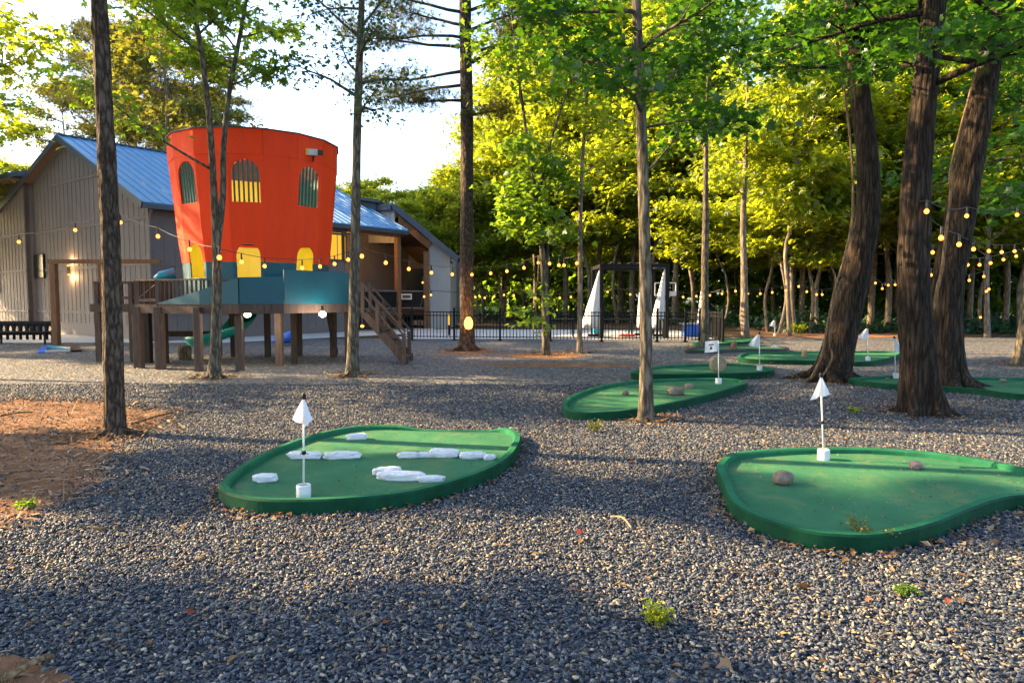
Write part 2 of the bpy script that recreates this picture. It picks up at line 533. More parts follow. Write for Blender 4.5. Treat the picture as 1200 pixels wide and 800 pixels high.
sheet('dirt_band', ragged([(p.x, p.y) for p in bd], .5, .7, 2), .006, M['dirt'])
for nm, c, s in (('dirt_ring', G(640, 417), (1.1, .9)), ('dirt_ring', G(547, 412), (.95, .5)), ('dirt_ring', G(660, 428), (1.9, .55))):
    ring = [(c.x + s[0] * math.cos(a) * (1 + .25 * noise.noise((math.cos(a) * 2, math.sin(a) * 2, c.x))), c.y + s[1] * math.sin(a)) for a in [k * 2 * math.pi / 40 for k in range(40)]]
    sheet(nm, ring, .004, M['dirt'])
sheet('patio', [(-40, 24.35), (-11.2, 24.35), (-11.0, 23.6), (-4, 31), (-4, 36), (-40, 36)], .008, M['concrete'])
sheet('pool_deck', [(-4.6, 26.6), (7.9, 26.3), (8.1, 33.5), (-4.6, 35)], .012, M['concrete'])


# ------------------------------------------------------------------ putting greens
def offset_loop(loop, d):
    n = len(loop); out = []
    area = sum(loop[i][0] * loop[(i + 1) % n][1] - loop[(i + 1) % n][0] * loop[i][1] for i in range(n))
    sg = 1 if area > 0 else -1
    for i in range(n):
        a, b = loop[i - 1], loop[(i + 1) % n]
        t = Vector((b[0] - a[0], b[1] - a[1])); t.normalize()
        out.append(Vector((loop[i][0] - t.y * d * sg, loop[i][1] + t.x * d * sg)))
    return out


GREENS = []


def green(px_pts, label, h=.125, w=.085, drop=.05, low=None, mats=('rim', 'turf'), world=None, per=8):
    pts = [G(x, y, h) for x, y in px_pts] if world is None else world
    loop = [(p.x, p.y) for p in catmull([(p[0], p[1], 0) for p in pts], per)]
    c = Vector((sum(p[0] for p in loop) / len(loop), sum(p[1] for p in loop) / len(loop), 0))
    root = empty('putting_green', c, label, 'putting green', 'putting greens of the mini golf course')
    GREENS.append(loop)
    n = len(loop)
    sec = [(0, -.03), (.0, h * .55), (.0, h - .014), (.012, h), (w - .02, h), (w, h - .014), (w + .006, h - drop - .01)]
    rings = []
    for d, z in sec:
        L2 = offset_loop(loop, d)
        rings.append([(p[0], p[1], z) for p in L2])
    vs, fs = [], []
    for r in rings: vs += r
    for j in range(len(sec) - 1):
        for i in range(n):
            i2 = (i + 1) % n
            fs.append((j * n + i, j * n + i2, (j + 1) * n + i2, (j + 1) * n + i))
    if low:  # stretch of the rim that lies flush with the turf
        for j in range(len(sec)):
            for i in range(n):
                k = j * n + i
                wgt = low(i / n)
                x, y, z = vs[k]
                top = h - drop + .006
                if z > top: vs[k] = (x, y, z + (top - z) * wgt)
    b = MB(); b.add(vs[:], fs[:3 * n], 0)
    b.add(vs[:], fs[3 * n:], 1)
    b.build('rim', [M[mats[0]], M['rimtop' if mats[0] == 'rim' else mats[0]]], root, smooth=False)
    inner = offset_loop(loop, w - .005)
    b = MB(); b.add([(p[0], p[1], h - drop) for p in inner], [tuple(range(n))])
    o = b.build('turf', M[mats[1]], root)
    bm = bmesh.new(); bm.from_mesh(o.data); bmesh.ops.triangulate(bm, faces=bm.faces)
    for f in bm.faces:
        if f.normal.z < 0: f.normal_flip()
    bm.to_mesh(o.data); bm.free()
    return root


def sm(a, b, x):
    t = max(0, min(1, (x - a) / (b - a)))
    return t * t * (3 - 2 * t)


g1 = [(256.7, 566), (273, 550), (307, 530), (350, 513), (390, 502.5), (427, 497.5), (458, 497), (490, 498), (523, 499), (560, 499), (590, 500), (607, 505), (610.5, 514), (600, 532), (573, 549), (523, 566), (473, 577), (407, 583.5), (357, 585.5), (307, 585), (273, 579.5), (259, 573)]
NG1 = len(g1)
green(g1, 'green putting mat strewn with white stones, its rim open at the back', low=lambda f: sm(6.2 / NG1, 7.4 / NG1, f) * (1 - sm(9.3 / NG1, 10.2 / NG1, f)))
green([(839.5, 548), (844, 537.5), (861, 529.5), (915, 524.5), (972, 523), (1026, 524), (1089, 528.5), (1152, 537), (1200, 547), (1240, 559), (1258, 572), (1240, 582), (1200, 580), (1168, 585), (1137, 596), (1105, 609), (1067, 620), (1026, 626.5), (985, 626), (947, 622), (909, 612), (880, 601), (861, 590), (851, 577), (846, 563)],
      'large pear shaped green putting mat with weeds growing at its front edge')
green([(658.7, 472), (667, 464), (693, 454), (720, 448.5), (752, 445), (800, 442.8), (840, 442.6), (866, 444), (875.5, 448.5), (861, 453.5), (827, 463), (789, 471.5), (747, 479), (701, 482.8), (669, 481), (660, 477)],
      'green putting mat behind the slim gray trunk with three brown rocks on it', h=.13)
green([(739, 436), (760, 430), (800, 427), (853, 425.6), (880, 427), (899, 430), (907.5, 433), (888, 436), (840, 437.3), (805, 438), (760, 438)],
      'green putting mat with an upright round log slice as its obstacle', h=.13)
green([(865, 416), (878, 412.2), (910, 412.4), (945, 411.6), (1000, 411), (1040, 411), (1058, 412.5), (1050, 417), (1035, 421), (1010, 423.5), (960, 422), (900, 421), (870, 419.5)],
      'long low green putting mat passing behind the leaning tree trunk', h=.12)
green([(802, 409.5), (835, 404.6), (880, 403.8), (912, 405), (924, 408.3), (880, 408.8), (835, 410)],
      'flat green putting mat with a black edge and a small broken stump in front', h=.1, mats=('blackrim', 'turf'))
green([(812, 401.3), (845, 397), (880, 396.6), (888, 398.5), (860, 401), (830, 403)],
      'small green putting mat right beside the end of the black fence', h=.1)
green([(994, 443), (1028, 440.4), (1060, 439.4), (1100, 439.5), (1135, 441), (1200, 442.5), (1250, 446), (1270, 452), (1250, 460), (1210, 462), (1180, 460), (1140, 455), (1098, 452.3), (1060, 450.8), (1025, 448)],
      'wide green putting mat stretching behind the two big trunks', h=.12)
TURF_Z = .075


def blob(mb, c, s, seed, rz=0, amp=.3, sub=3, flat=0.0, freq=1.5):
    bm = bmesh.new()
    bmesh.ops.create_icosphere(bm, subdivisions=sub, radius=1)
    rot = Matrix.Rotation(rz, 3, 'Z')
    vs = []
    for v in bm.verts:
        p = v.co.copy()
        k = 1 + amp * noise.noise(p * freq + Vector((seed * 3.1, seed, 0))) + amp * .35 * noise.noise(p * freq * 2.7 + Vector((seed, 5, seed)))
        p = p * k
        # squarish: push towards a soft box
        if flat:
            p = Vector([math.copysign(abs(q) ** (1 - flat), q) for q in p])
        p = Vector((p.x * s[0], p.y * s[1], p.z * s[2]))
        vs.append(rot @ p + Vector(c))
    fs = [[v.index for v in f.verts] for f in bm.faces]
    bm.free()
    mb.add(vs, fs)


def rock(px, py, wpx, name, label, cat, mat, asp=.6, hgt=.6, seed=1, rz=0, amp=.3, flat=0, group=None, z0=TURF_Z, freq=1.5):
    c = G(px, py, z0)
    w = wpx * c.y / 800
    s = (w / 2, w / 2 * asp, w / 2 * hgt)
    b = MB()
    blob(b, (c.x, c.y, z0 + s[2] * .82), s, seed, rz, amp, 4 if freq > 2 else 3, flat, freq)
    o = b.build(name, mat, smooth=True)
    # origin to the stone's base
    return tag(o, label, cat, group)


ws = [(418, 514.5, 24, .45, .32, .3, 'lone white stone nearest the back rim of the putting mat'),
      (358, 537, 42, .28, .22, -.08, 'long white stone behind the flag pole, left half of a broken pair'),
      (401, 537, 42, .28, .22, .12, 'long white stone to the right of the flag pole, thin and slightly bent'),
      (478, 536, 25, .4, .3, 0, 'small rounded white stone starting the row near the right rim'),
      (497, 535, 22, .4, .28, .1, 'short white stone second in the row towards the right rim'),
      (521, 535, 36, .34, .3, -.12, 'longest white stone in the middle of the row by the right rim'),
      (554, 537, 31, .34, .3, .12, 'flat white stone fourth in the row towards the right rim'),
      (574, 538, 15, .6, .45, 0, 'chunky little white stone ending the row against the right rim'),
      (454, 556, 34, .4, .3, .2, 'white stone lying across the back of the front row'),
      (470, 562, 58, .24, .2, -.12, 'long low white stone in front of the others near the front rim'),
      (505, 564, 33, .3, .24, .05, 'white stone split by fine cracks at the right of the front row'),
      (311, 564, 29, .4, .36, .03, 'blocky white stone alone to the left of the cup')]
for i, (px, py, w, asp, hg, rz, lab) in enumerate(ws):
    rock(px, py, w, 'white_stone', lab, 'painted stone', M['white'], asp, hg, i + 2, rz, .3, .42, 'white painted stones on the putting mat', freq=2.4)
rock(917.5, 567, 24, 'rock', 'brown speckled rock left of the pole on the pear shaped green', 'rock', M['rock'], .8, .72, 21, .2, .2, .15)
rock(1074, 549, 17, 'rock', 'small pinkish rough rock on the right of the pear shaped green', 'rock', M['rockp'], .8, .6, 22, .2, .5)
rock(733, 463, 9, 'rock', 'tiny brown rock on the turf left of the slim gray trunk', 'rock', M['rock'], .8, .7, 23, 0, .35)
rock(792, 463, 20, 'rock', 'largest brown rock right of the slim gray trunk, dented on top', 'rock', M['rock'], .7, .58, 24, 0, .35, .2)
rock(807, 455, 9, 'rock', 'pale blocky rock just behind the larger brown one', 'rock', M['rockp'], .8, .75, 25, 0, .2, .3)
rock(1175.5, 447.5, 7, 'rock', 'dark brown block on the wide turf behind the big trunks', 'rock', M['rock'], .8, .6, 26, 0, .15, .4)
rock(1040, 445, 5, 'rock', 'little dark rock on the tip of the wide green by the cup', 'rock', M['rock'], .8, .5, 27, 0, .15, .4)
rock(908, 408, 7, 'white_stone', 'white stone on the black edged green far back', 'painted stone', M['white'], .6, .5, 28, 0, .15, .2)
# round log slice on edge
c = G(841, 435.5, TURF_Z)
b = MB()
prof = [(0, -.06), (.16, -.06), (.175, -.045), (.18, 0), (.175, .045), (.16, .06), (0, .06)]
b.lathe(prof, (0, 0, 0), 28)
o = b.build('log_slice', M['logwood'], smooth=False)
o.rotation_euler = (math.pi / 2 - .1, .0, .25); o.location = (c.x, c.y, TURF_Z + .17)
tag(o, 'round brown log slice standing on edge on the turf', 'log slice')
c = G(942.5, 418, TURF_Z)
b = MB(); b.tube([(c.x, c.y, TURF_Z), (c.x, c.y, TURF_Z + .12), (c.x + .01, c.y, TURF_Z + .17)], [.065, .062, .045], 14)
tag(b.build('wood_block', M['chips'], smooth=False), 'small pale wood block upright on the far low green', 'wood block')
# broken stump
c = G(858, 412)
b = MB()
b.tube([c + Vector((0, 0, -.02)), c + Vector((.01, 0, .1)), c + Vector((.05, 0, .24)), c + Vector((.07, 0, .34))], [.19, .1, .07, .015], 9, wob=lambda i, a, r, p: r * (1 + .35 * math.sin(3 * a + i)))
tag(b.build('tree_stump', M['vine'], smooth=False), 'small jagged yellowish stump in front of the black edged green', 'stump')


# ------------------------------------------------------------------ flags
def flag(px, py, ptop, kind, label, z0=TURF_Z, lean=0.0, mark=False, ztie=False, thick=.008, side=1, drape=None):
    base = G(px, py, z0)
    top = P(px + lean, ptop, base.y)
    root = empty('golf_flag', base, label, 'golf flag', 'white flags marking the holes')
    H = top.z - z0
    s = max(.012, .008)
    rp = max(thick, base.y * .0007)
    b = MB(); b.tube([base + Vector((0, 0, .05)), Vector((base.x + (top.x - base.x) * .55, base.y, z0 + H * .55)), top], [rp, rp, rp], 8)
    b.build('pole', M['plastic'], root, smooth=True)
    r = .055
    b = MB(); b.lathe([(r, 0), (r, .092), (r - .006, .098), (r - .012, .098), (r - .012, .06), (0, .06)], base, 36)
    b.build('cup', M['plastic'], root, smooth=False)
    b = MB(); b.lathe([(rp * 2.2, .0), (rp * 2.2, .03), (rp * 1.2, .045), (0, .045)], top + Vector((0, 0, -.01)), 10)
    b.build('pole_cap', M['black'], root)
    if ztie:
        q = base.lerp(top, .45)
        b = MB(); b.lathe([(rp * 1.9, -.014), (rp * 2.4, 0), (rp * 1.9, .014)], q, 8)
        b.tube([q, q + Vector((.035, .0, -.012))], .003, 5); b.tube([q, q + Vector((-.03, .005, -.014))], .003, 5)
        b.build('cable_tie', M['black'], root)
    fb = MB()
    nx, nz = 10, 10
    vs, fs = [], []
    if kind == 'rect':
        W, Hh = .235, .2
        for j in range(nz + 1):
            for i in range(nx + 1):
                u, v = i / nx, j / nz
                vs.append(top + Vector((side * (rp + u * W), .02 * math.sin(u * 5 + v), -.01 - v * Hh - .02 * u * (1 if side > 0 else 1))))
    elif kind == 'tri':
        W, Hh = .19, .27
        for j in range(nz + 1):
            for i in range(nx + 1):
                u, v = i / nx, j / nz
                ext = (.12 + .88 * min(1, v * 1.25)) * W
                vs.append(top + Vector((side * (rp + u * ext), .035 * math.sin(u * 6 + 1 + v * 2) * u, -.01 - v * Hh * (1 - .42 * u) - .09 * u * (v > .01) * v)))
    else:  # drooping two-sided cloth hung over the pole
        wl, hl, wr, hr, hm, um = drape
        for j in range(nz + 1):
            for i in range(nx + 1):
                u, v = i / nx * 2 - 1, j / nz
                w_ = wl if u < 0 else wr
                # lower hem runs corner - point - corner
                if u < um: low = hl + (hm - hl) * (u + 1) / (um + 1)
                else: low = hm + (hr - hm) * (u - um) / (1 - um)
                vs.append(top + Vector((u * w_ * (.1 + .9 * v), -rp * 1.6 + .03 * math.cos(u * 4.5 + .6) * v + .014 * math.sin(u * 9 + v * 3) * v - .035 * v, -.005 - v * low)))
    for j in range(nz):
        for i in range(nx):
            a = j * (nx + 1) + i
            fs.append((a, a + 1, a + nx + 2, a + nx + 1))
    fb.add(vs, fs)
    cl = fb.build('flag', M['flag'], root, smooth=True)
    if mark:
        m2 = MB()
        for (u0, u1, v0, v1) in ((.3, .7, .28, .4), (.42, .62, .5, .78)):
            q = []
            for u, v in ((u0, v0), (u1, v0), (u1, v1), (u0, v1)):
                q.append(top + Vector((side * (rp + u * .235), .02 * math.sin(u * 5 + v) - .004, -.01 - v * .2 - .02 * u)))
            m2.add(q, [(0, 1, 2, 3)])
        m2.build('print', M['fascia'], cl)
    return root


flag(356, 582, 466, 'droop', 'white flag drooping over its pole among the white stones', ztie=True, drape=(.072, .15, .08, .155, .21, .2))
flag(965, 538, 441, 'droop', 'white pennant hanging left on a pole tied with a black cable tie', lean=-3, ztie=True, drape=(.125, .21, .065, .15, .18, .0))
flag(842, 449.5, 398, 'rect', 'white rectangular flag with a small dark mark, flying left beside the log slice', side=-1, mark=True)
flag(890, 434, 391, 'tri', 'white flag at the right end of the log slice green', side=-1)
flag(1017, 422.5, 384.5, 'tri', 'white flag just right of the leaning trunk', side=-1)
flag(1049.5, 443, 396, 'tri', 'white flag flying right against the big upright trunk', lean=-1.5, side=1)
flag(908, 393.5, 375, 'tri', 'tiny far white flag on the brown ground among thin trunks', z0=0.0, side=-1)

# ------------------------------------------------------------------ carrot shaped play tower on its deck
TC = Vector((-6.36, 17.22, 0))
TH0 = math.atan2(-TC.y, -TC.x)     # direction from the tower towards the camera
tower = empty('play_tower', (TC.x, TC.y, 0), 'orange round play tower with arched windows on a teal walled timber deck', 'play tower')
NS = 16
ZD = 1.45
ZT_, ZM_, ZL_, ZO_ = P(300, 150.5, 15.35).z, P(300, 181, 15.4).z, P(300, 266.5, 15.45).z, P(300, 306.5, 15.55).z


def tower_pt(phi, z, off=0.0):
    prof = [(1.40, 1.69), (ZO_, 1.725), (ZL_, 1.815), (ZM_, 1.965), (ZT_ + .05, 1.985)]
    for (z0, r0), (z1, r1) in zip(prof, prof[1:]):
        if z <= z1 + 1e-6:
            r = r0 + (r1 - r0) * (z - z0) / (z1 - z0); break
    a = TH0 + phi
    return r + off, a


def panel_frame(k):
    """panel k spans phi0..phi1; returns function (s in -1..1, z, off) -> point on the flat facet"""
    c = R(-7 + 22.5 * k)
    h = R(11.25)

    def f(s, z, off=0.0):
        r, _ = tower_pt(0, z)
        ap = r * math.cos(h) + off
        ax = Vector((math.cos(TH0 + c), math.sin(TH0 + c), 0))
        ta = Vector((-math.sin(TH0 + c), math.cos(TH0 + c), 0))
        return Vector((TC.x, TC.y, 0)) + ax * ap + ta * (s * r * math.sin(h)) + Vector((0, 0, z))
    return f


def arch(zb, zt, hw, n=9):
    """outline of an arched opening as (x metres, z)"""
    pts = [(-hw, zb), (hw, zb)]
    zc = zt - hw
    pts += [(hw * math.cos(t), zc + hw * math.sin(t)) for t in [math.pi * i / n for i in range(n + 1)]]
    return pts


def facet_with_holes(mb, k, z0, z1, holes, off=0.0, th=.03):
    """flat facet between heights z0..z1 with arched holes, extruded to thickness th"""
    f = panel_frame(k)
    hs = math.sin(R(11.25))

    def pt(x, z, o):
        r, _ = tower_pt(0, z)
        return f(x / (r * hs), z, o)
    r0 = tower_pt(0, z0)[0] * hs; r1 = tower_pt(0, z1)[0] * hs
    j_ = .0016
    outline = [(-r0 + j_, z0), (r0 - j_, z0), (r1 - j_, z1), (-r1 + j_, z1)]
    bm = bmesh.new()
    loops = [outline] + holes
    for lp in loops:
        vv = [bm.verts.new((x, z, 0)) for x, z in lp]
        for i in range(len(vv)):
            bm.edges.new((vv[i], vv[(i + 1) % len(vv)]))
    bmesh.ops.triangle_fill(bm, use_beauty=True, use_dissolve=False, edges=bm.edges)
    bm.verts.index_update()
    flat = [(v.co.x, v.co.y) for v in bm.verts]
    tris = [[v.index for v in fc.verts] for fc in bm.faces]
    bm.free()
    n = len(flat)
    vs = [pt(x, z, off) for x, z in flat] + [pt(x, z, off - th) for x, z in flat]
    fs = [tuple(t) for t in tris] + [tuple(n + i for i in reversed(t)) for t in tris]
    b = 0
    for lp in loops:
        m = len(lp)
        for i in range(m):
            i2 = (i + 1) % m
            fs.append((b + i, b + i2, n + b + i2, n + b + i))
        b += m
    mb.add(vs, fs)


WB_, WT_ = P(287, 236.5, 15.42).z, P(287, 187, 15.42).z
DB_, DT_ = P(287, 325, 15.5).z, P(287, 285, 15.5).z
top_b, mid_b, low_b, base_b = MB(), MB(), MB(), MB()
doors, wins = [], []
for k in range(NS):
    has = (k % 2 == 0)
    facet_with_holes(top_b, k, ZM_, ZT_, [], .012)
    facet_with_holes(mid_b, k, ZL_, ZM_, [arch(WB_, WT_, .3)] if has else [], 0)
    if has:
        # arched doorway cut through both the orange skirt and the teal base
        a = arch(DB_, DT_, .255)
        up = [(x, z) for x, z in a if z > ZO_]
        hw = .255
        # skirt with notch
        f = panel_frame(k); hs = math.sin(R(11.25))
        r0 = tower_pt(0, ZO_)[0] * hs; r1 = tower_pt(0, ZL_)[0] * hs
        outl = [(-r0, ZO_), (-hw, ZO_)] + [(x, z) for x, z in reversed(up)] + [(hw, ZO_), (r0, ZO_), (r1, ZL_), (-r1, ZL_)]
        outb = [(-1.7 * hs, 1.43), (1.7 * hs, 1.43), (r0, ZO_ - .003), (hw, ZO_ - .003), (hw, DB_), (-hw, DB_), (-hw, ZO_ - .003), (-r0, ZO_ - .003)]
        for mb, ol, off in ((low_b, outl, .006), (base_b, outb, -.004)):
            bm = bmesh.new()
            vv = [bm.verts.new((x, z, 0)) for x, z in ol]
            for i in range(len(vv)): bm.edges.new((vv[i], vv[(i + 1) % len(vv)]))
            bmesh.ops.triangle_fill(bm, use_beauty=True, edges=bm.edges)
            bm.verts.index_update()
            fl = [(v.co.x, v.co.y) for v in bm.verts]; tr = [[v.index for v in q.verts] for q in bm.faces]
            bm.free(); n = len(fl)

            def pt(x, z, o): return f(x / (tower_pt(0, z)[0] * hs), z, o)
            mb.add([pt(x, z, off) for x, z in fl] + [pt(x, z, off - .03) for x, z in fl],
                   [tuple(t) for t in tr] + [tuple(n + i for i in reversed(t)) for t in tr] + [(i, (i + 1) % n, n + (i + 1) % n, n + i) for i in range(n)])
    else:
        facet_with_holes(low_b, k, ZO_, ZL_, [], .006)
        facet_with_holes(base_b, k, 1.43, ZO_ - .003, [], -.004)
top_b.build('upper_band', M['orange'], tower)
mid_b.build('wall', M['orange'], tower)
low_b.build('lower_band', M['orange'], tower)
base_b.build('base_wall', M['teal'], tower)
b = MB()
ring = [panel_frame(k)(-1, ZT_, .02) for k in range(NS)]
for k in range(NS):
    b.beam(ring[k] + Vector((0, 0, .012)), ring[(k + 1) % NS] + Vector((0, 0, .012)), .05, .022)
b.build('top_trim', M['fascia'], tower)
# inner lining seen through the openings
def half_ring(prof, n=24, a0=82, a1=278):
    """lining on the far half of the tower, seen through the near openings"""
    mb = MB(); vs, fs = [], []
    for r, z in prof:
        for k in range(n + 1):
            a = TH0 + R(a0) + R(a1 - a0) * k / n
            vs.append((TC.x + r * math.cos(a), TC.y + r * math.sin(a), z))
    for q in range(len(prof) - 1):
        for k in range(n):
            fs.append((q * (n + 1) + k, q * (n + 1) + k + 1, (q + 1) * (n + 1) + k + 1, (q + 1) * (n + 1) + k))
    return mb.add(vs, fs)


half_ring([(1.56, 1.5), (1.6, 2.95)]).build('door_lining', M['yellow'], tower)
half_ring([(1.62, 3.15), (1.72, WB_ + 1.0)], 12, 146, 208).build('window_lining', M['yellow'], tower)
for a0, a1 in ((75, 145.8), (208.2, 285)):
    half_ring([(1.62, 3.15), (1.72, WB_ + 1.0)], 12, a0, a1).build('side_lining', M['bars'], tower)
half_ring([(1.72, WB_ + 1.01), (1.8, ZT_ - .05)]).build('upper_lining', M['soffit'], tower)
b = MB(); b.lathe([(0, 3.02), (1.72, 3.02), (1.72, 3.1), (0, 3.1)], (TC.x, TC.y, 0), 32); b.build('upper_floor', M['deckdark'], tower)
for k in range(0, NS, 2):
    f = panel_frame(k); hs = math.sin(R(11.25))
    b = MB()
    for i in range(6):
        x = -.3 + .6 * (i + .5) / 6
        zt = WT_ - .3 + math.sqrt(max(0, .09 - x * x))
        r0 = tower_pt(0, WB_)[0] * hs; r1 = tower_pt(0, zt)[0] * hs
        b.beam(f(x / r0, WB_ - .01, -.05), f(x / r1, zt + .005, -.05), .034, .03)
    b.build('window_bars', M['bars'], tower)

# the deck
DK = [P(161, 357, 15.6), P(186, 357, 15.3), P(236, 357, 14.95), P(281, 357, 14.75), P(332, 357, 15.05), P(411, 357, 16.6), Vector((-4.6, 19.6, 0)), Vector((-9.6, 19.6, 0)), Vector((-9.1, 18.2, 0))]
DK = [(p.x, p.y) for p in DK]
b = MB(); b.prism(DK, ZD - .05, ZD); b.build('deck_floor', M['deck'], tower)
b = MB()
n = len(DK)
for i in range(n):
    a, c = Vector((*DK[i], ZD - .092)), Vector((*DK[(i + 1) % n], ZD - .092))
    d = (c - a).normalized() * .02
    nrm = Vector((d.y, -d.x, 0)).normalized() * .022
    b.beam(a + nrm - d, c + nrm + d * .9, .04, .2)
b.build('rim_beam', M['deck'], tower)
# teal boards
tb = MB()


def upright(a, c, za0, za1, zc0, zc1, th=.035, out=.05):
    a, c = Vector((*a, 0)), Vector((*c, 0))
    d = (c - a).normalized(); nr = Vector((d.y, -d.x, 0))
    if nr.dot(Vector((TC.x, TC.y, 0)) - a) > 0: nr = -nr
    a, c = a + nr * out, c + nr * out
    tb.slab([a + Vector((0, 0, za0)), c + Vector((0, 0, zc0)), c + Vector((0, 0, zc1)), a + Vector((0, 0, za1))], th)


L1, M0, M1, R0, R1 = DK[1], DK[2], DK[3], DK[4], DK[5]
upright(L1, M0, 1.462, 1.48, 1.462, 1.76)
upright(M0, M1, 1.462, 1.76, 1.462, 2.04)
upright(M1, R0, 1.462, 2.04, 1.462, 2.07)
upright(R0, R1, 1.462, 2.22, 1.462, 2.2)
tb.build('teal_side_boards', M['teal'], tower)
# posts
pb = [(163.5, 431, 9), (188.5, 432.5, 9), (233.5, 435, 8), (281.5, 434, 8), (328, 428.5, 8), (409, 424, 8)]
back = [(174, 425, 8), (193.5, 426, 7), (275, 418, 7), (314, 418, 6), (345, 426, 6), (351, 416.5, 6), (391, 419, 7), (283, 418, 6)]
for px, py, w in pb + back:
    p = G(px, py)
    b = MB(); ww = w * p.y / 800
    b.box((p.x, p.y, (ZD - .05) / 2 - .02), (ww, ww, ZD - .01))
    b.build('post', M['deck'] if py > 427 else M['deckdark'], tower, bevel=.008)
b = MB()
b.beam(P(196, 391, 17.3), P(275, 391, 18.5), .05, .14)
b.beam(G(393, 419) + Vector((0, .1, .1)), Vector((-4.75, 17.6, 1.3)), .09, .12)
b.beam(Vector((-9.3, 18.4, 1.3)), Vector((-4.7, 18.4, 1.3)), .05, .16); b.beam(Vector((-9.3, 17.0, 1.3)), Vector((-4.7, 17.0, 1.3)), .05, .16)
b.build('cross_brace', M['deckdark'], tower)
# railing at the left
ra = MB()
L0, L1v = Vector((*DK[0], 0)), Vector((*DK[1], 0))
M1v = Vector((*DK[3], 0)); M0v = Vector((*DK[2], 0))
zr = 2.0
for a, c in ((L0, L1v), (L1v, M0v), (M0v, M1v), (Vector((*DK[8], 0)), L0)):
    ra.beam(a + Vector((0, 0, zr)), c + Vector((0, 0, zr)), .09, .035)
ra.beam(L0 + Vector((0, 0, 1.55)), L1v + Vector((0, 0, 1.55)), .04, .07)
ra.beam(L0 + Vector((0, 0, 1.56)), L1v + Vector((0, 0, 1.95)), .02, .02)
for p in (L0, L1v): ra.box((p.x, p.y, 1.72), (.09, .09, .56))
p8 = Vector((*DK[8], 0))
ra.box((p8.x, p8.y, 1.72), (.09, .09, .56))
for a, c, k0, k1, n in ((L1v, M0v, .06, 1.0, 10), (M0v, M1v, .08, .98, 9), (p8, L0, .05, .95, 16), (L0, L1v, .1, .9, 4)):
    for i in range(n):
        t = k0 + (k1 - k0) * i / (n - 1)
        q = a.lerp(c, t)
        ra.box((q.x, q.y, 1.725), (.035, .035, .53))
ra.build('railing', M['deck'], tower)
# walkway that leads off to the left
wk = MB()
wk.box((-9.9, 17.6, ZD - .06), (1.2, 1.1, .11)); wk.box((-9.9, 17.03, ZD - .1), (1.2, .05, .2))
for x in (-10.35, -9.5):
    wk.box((x, 17.06, 1.68), (.1, .09, .6))
    wk.box((x, 18.1, 1.68), (.1, .09, .6))
    wk.box((x, 17.1, .66), (.14, .14, 1.36))
wk.beam((-10.4, 17.06, 1.99), (-9.3, 17.06, 1.99), .09, .04); wk.beam((-10.4, 18.1, 1.99), (-9.3, 18.1, 1.99), .09, .04)
wk.beam((-10.4, 17.06, 1.6), (-9.3, 17.06, 1.6), .04, .07)
wk.build('walkway', M['deck'], tower)
b = MB(); b.box((0, 0, 0), (.2, .03, .42)); o = b.build('hanging_panel', M['black'], tower); o.location = Vector((-9.95, 17.0, 1.7)) - tower.location
# steps at the right
xa, ya = P(424, 375, 16.55).x, 16.55
xb = P(474, 428, 16.4).x
for s, y in ((0, ya - .02), (1, ya + .85)):
    st = MB(); hr = MB()
    st.slab([(xa, y, 1.4), (xa, y, 1.16), (xb - .08, y, 0.0), (xb + .06, y, 0.0), (xb + .06, y, .16)], .05)
    for t, h in ((0.04, .62), (.38, .66), (.98, .62)):
        x = xa + (xb - xa) * t
        z = 1.4 * (1 - t)
        st.box((x, y - .05, z + h / 2 - .05 if t < .9 else .36), (.085, .085, h + .1 if t < .9 else .78))
    hr.beam((xa - .03, y - .06, 2.02), (xb + .02, y - .06, .78), .05, .045)
    hr.beam((xa + .05, y - .06, 1.68), (xb - .1, y - .06, .58), .03, .04)
    st.build('stair_stringer', M['deck'], tower); hr.build('handrail', M['deck'], tower)
for i in range(6):
    t = (i + .6) / 6.2
    tr = MB(); tr.box((xa + (xb - xa) * t, ya + .415, 1.4 * (1 - t) + .02), (.22, .9, .04)); tr.build('tread', M['deck'], tower)
# floodlight on the upper band
fl = panel_frame(2)
c = fl(-.05, P(366, 175, 15.8).z, .1)
b = MB(); b.box(c, (.22, .1, .14), rz=.35); o = b.build('floodlight', M['white'], tower)
b = MB(); b.box(c + Vector((-.13, -.01, 0)), (.06, .12, .15), rz=.35); b.build('lens_hood', M['yellow'], o)
b = MB(); b.box(c + Vector((.17, .03, 0)), (.12, .1, .1), rz=.35); b.beam(c + Vector((0, .1, -.05)), c + Vector((0, .02, -.2)), .03, .03); b.build('bracket', M['cable'], o)
# spiral slide
sl = MB()
cx, cy = -8.05, 18.75
nseg, ncs = 34, 9
vs, fs = [], []
for i in range(nseg + 1):
    t = i / nseg
    a = R(200) - t * R(330)
    r = .62
    z = 1.62 - t * 1.45 + (.08 * (t - .9) * 10 if t > .9 else 0)
    for j in range(ncs):
        u = (j / (ncs - 1) - .5) * 2
        rr = r + u * .36
        zz = z + .3 * abs(u) ** 2.5
        vs.append((cx + math.cos(a) * rr, cy + math.sin(a) * rr, zz))
for i in range(nseg):
    for j in range(ncs - 1):
        q = i * ncs + j
        fs.append((q, q + 1, q + ncs + 1, q + ncs))
sl.add(vs, fs)
o = sl.build('slide_chute', M['slide'], tower, smooth=True)
so = o.modifiers.new('thick', 'SOLIDIFY'); so.thickness = .03
b = MB(); b.tube([(cx, cy, -.02), (cx, cy, 1.42)], .07, 12); b.build('slide_column', M['deckdark'], o)
b = MB()
a0, a1 = P(181, 326.5, 17.9), P(205, 320.5, 18.1)
b.tube([a0, a0.lerp(a1, .3) + Vector((0, 0, .02)), a1], [.06, .13, .15], 14); b.build('slide_hood', M['slideblue'], tower, smooth=True)
c = G(216.5, 421)
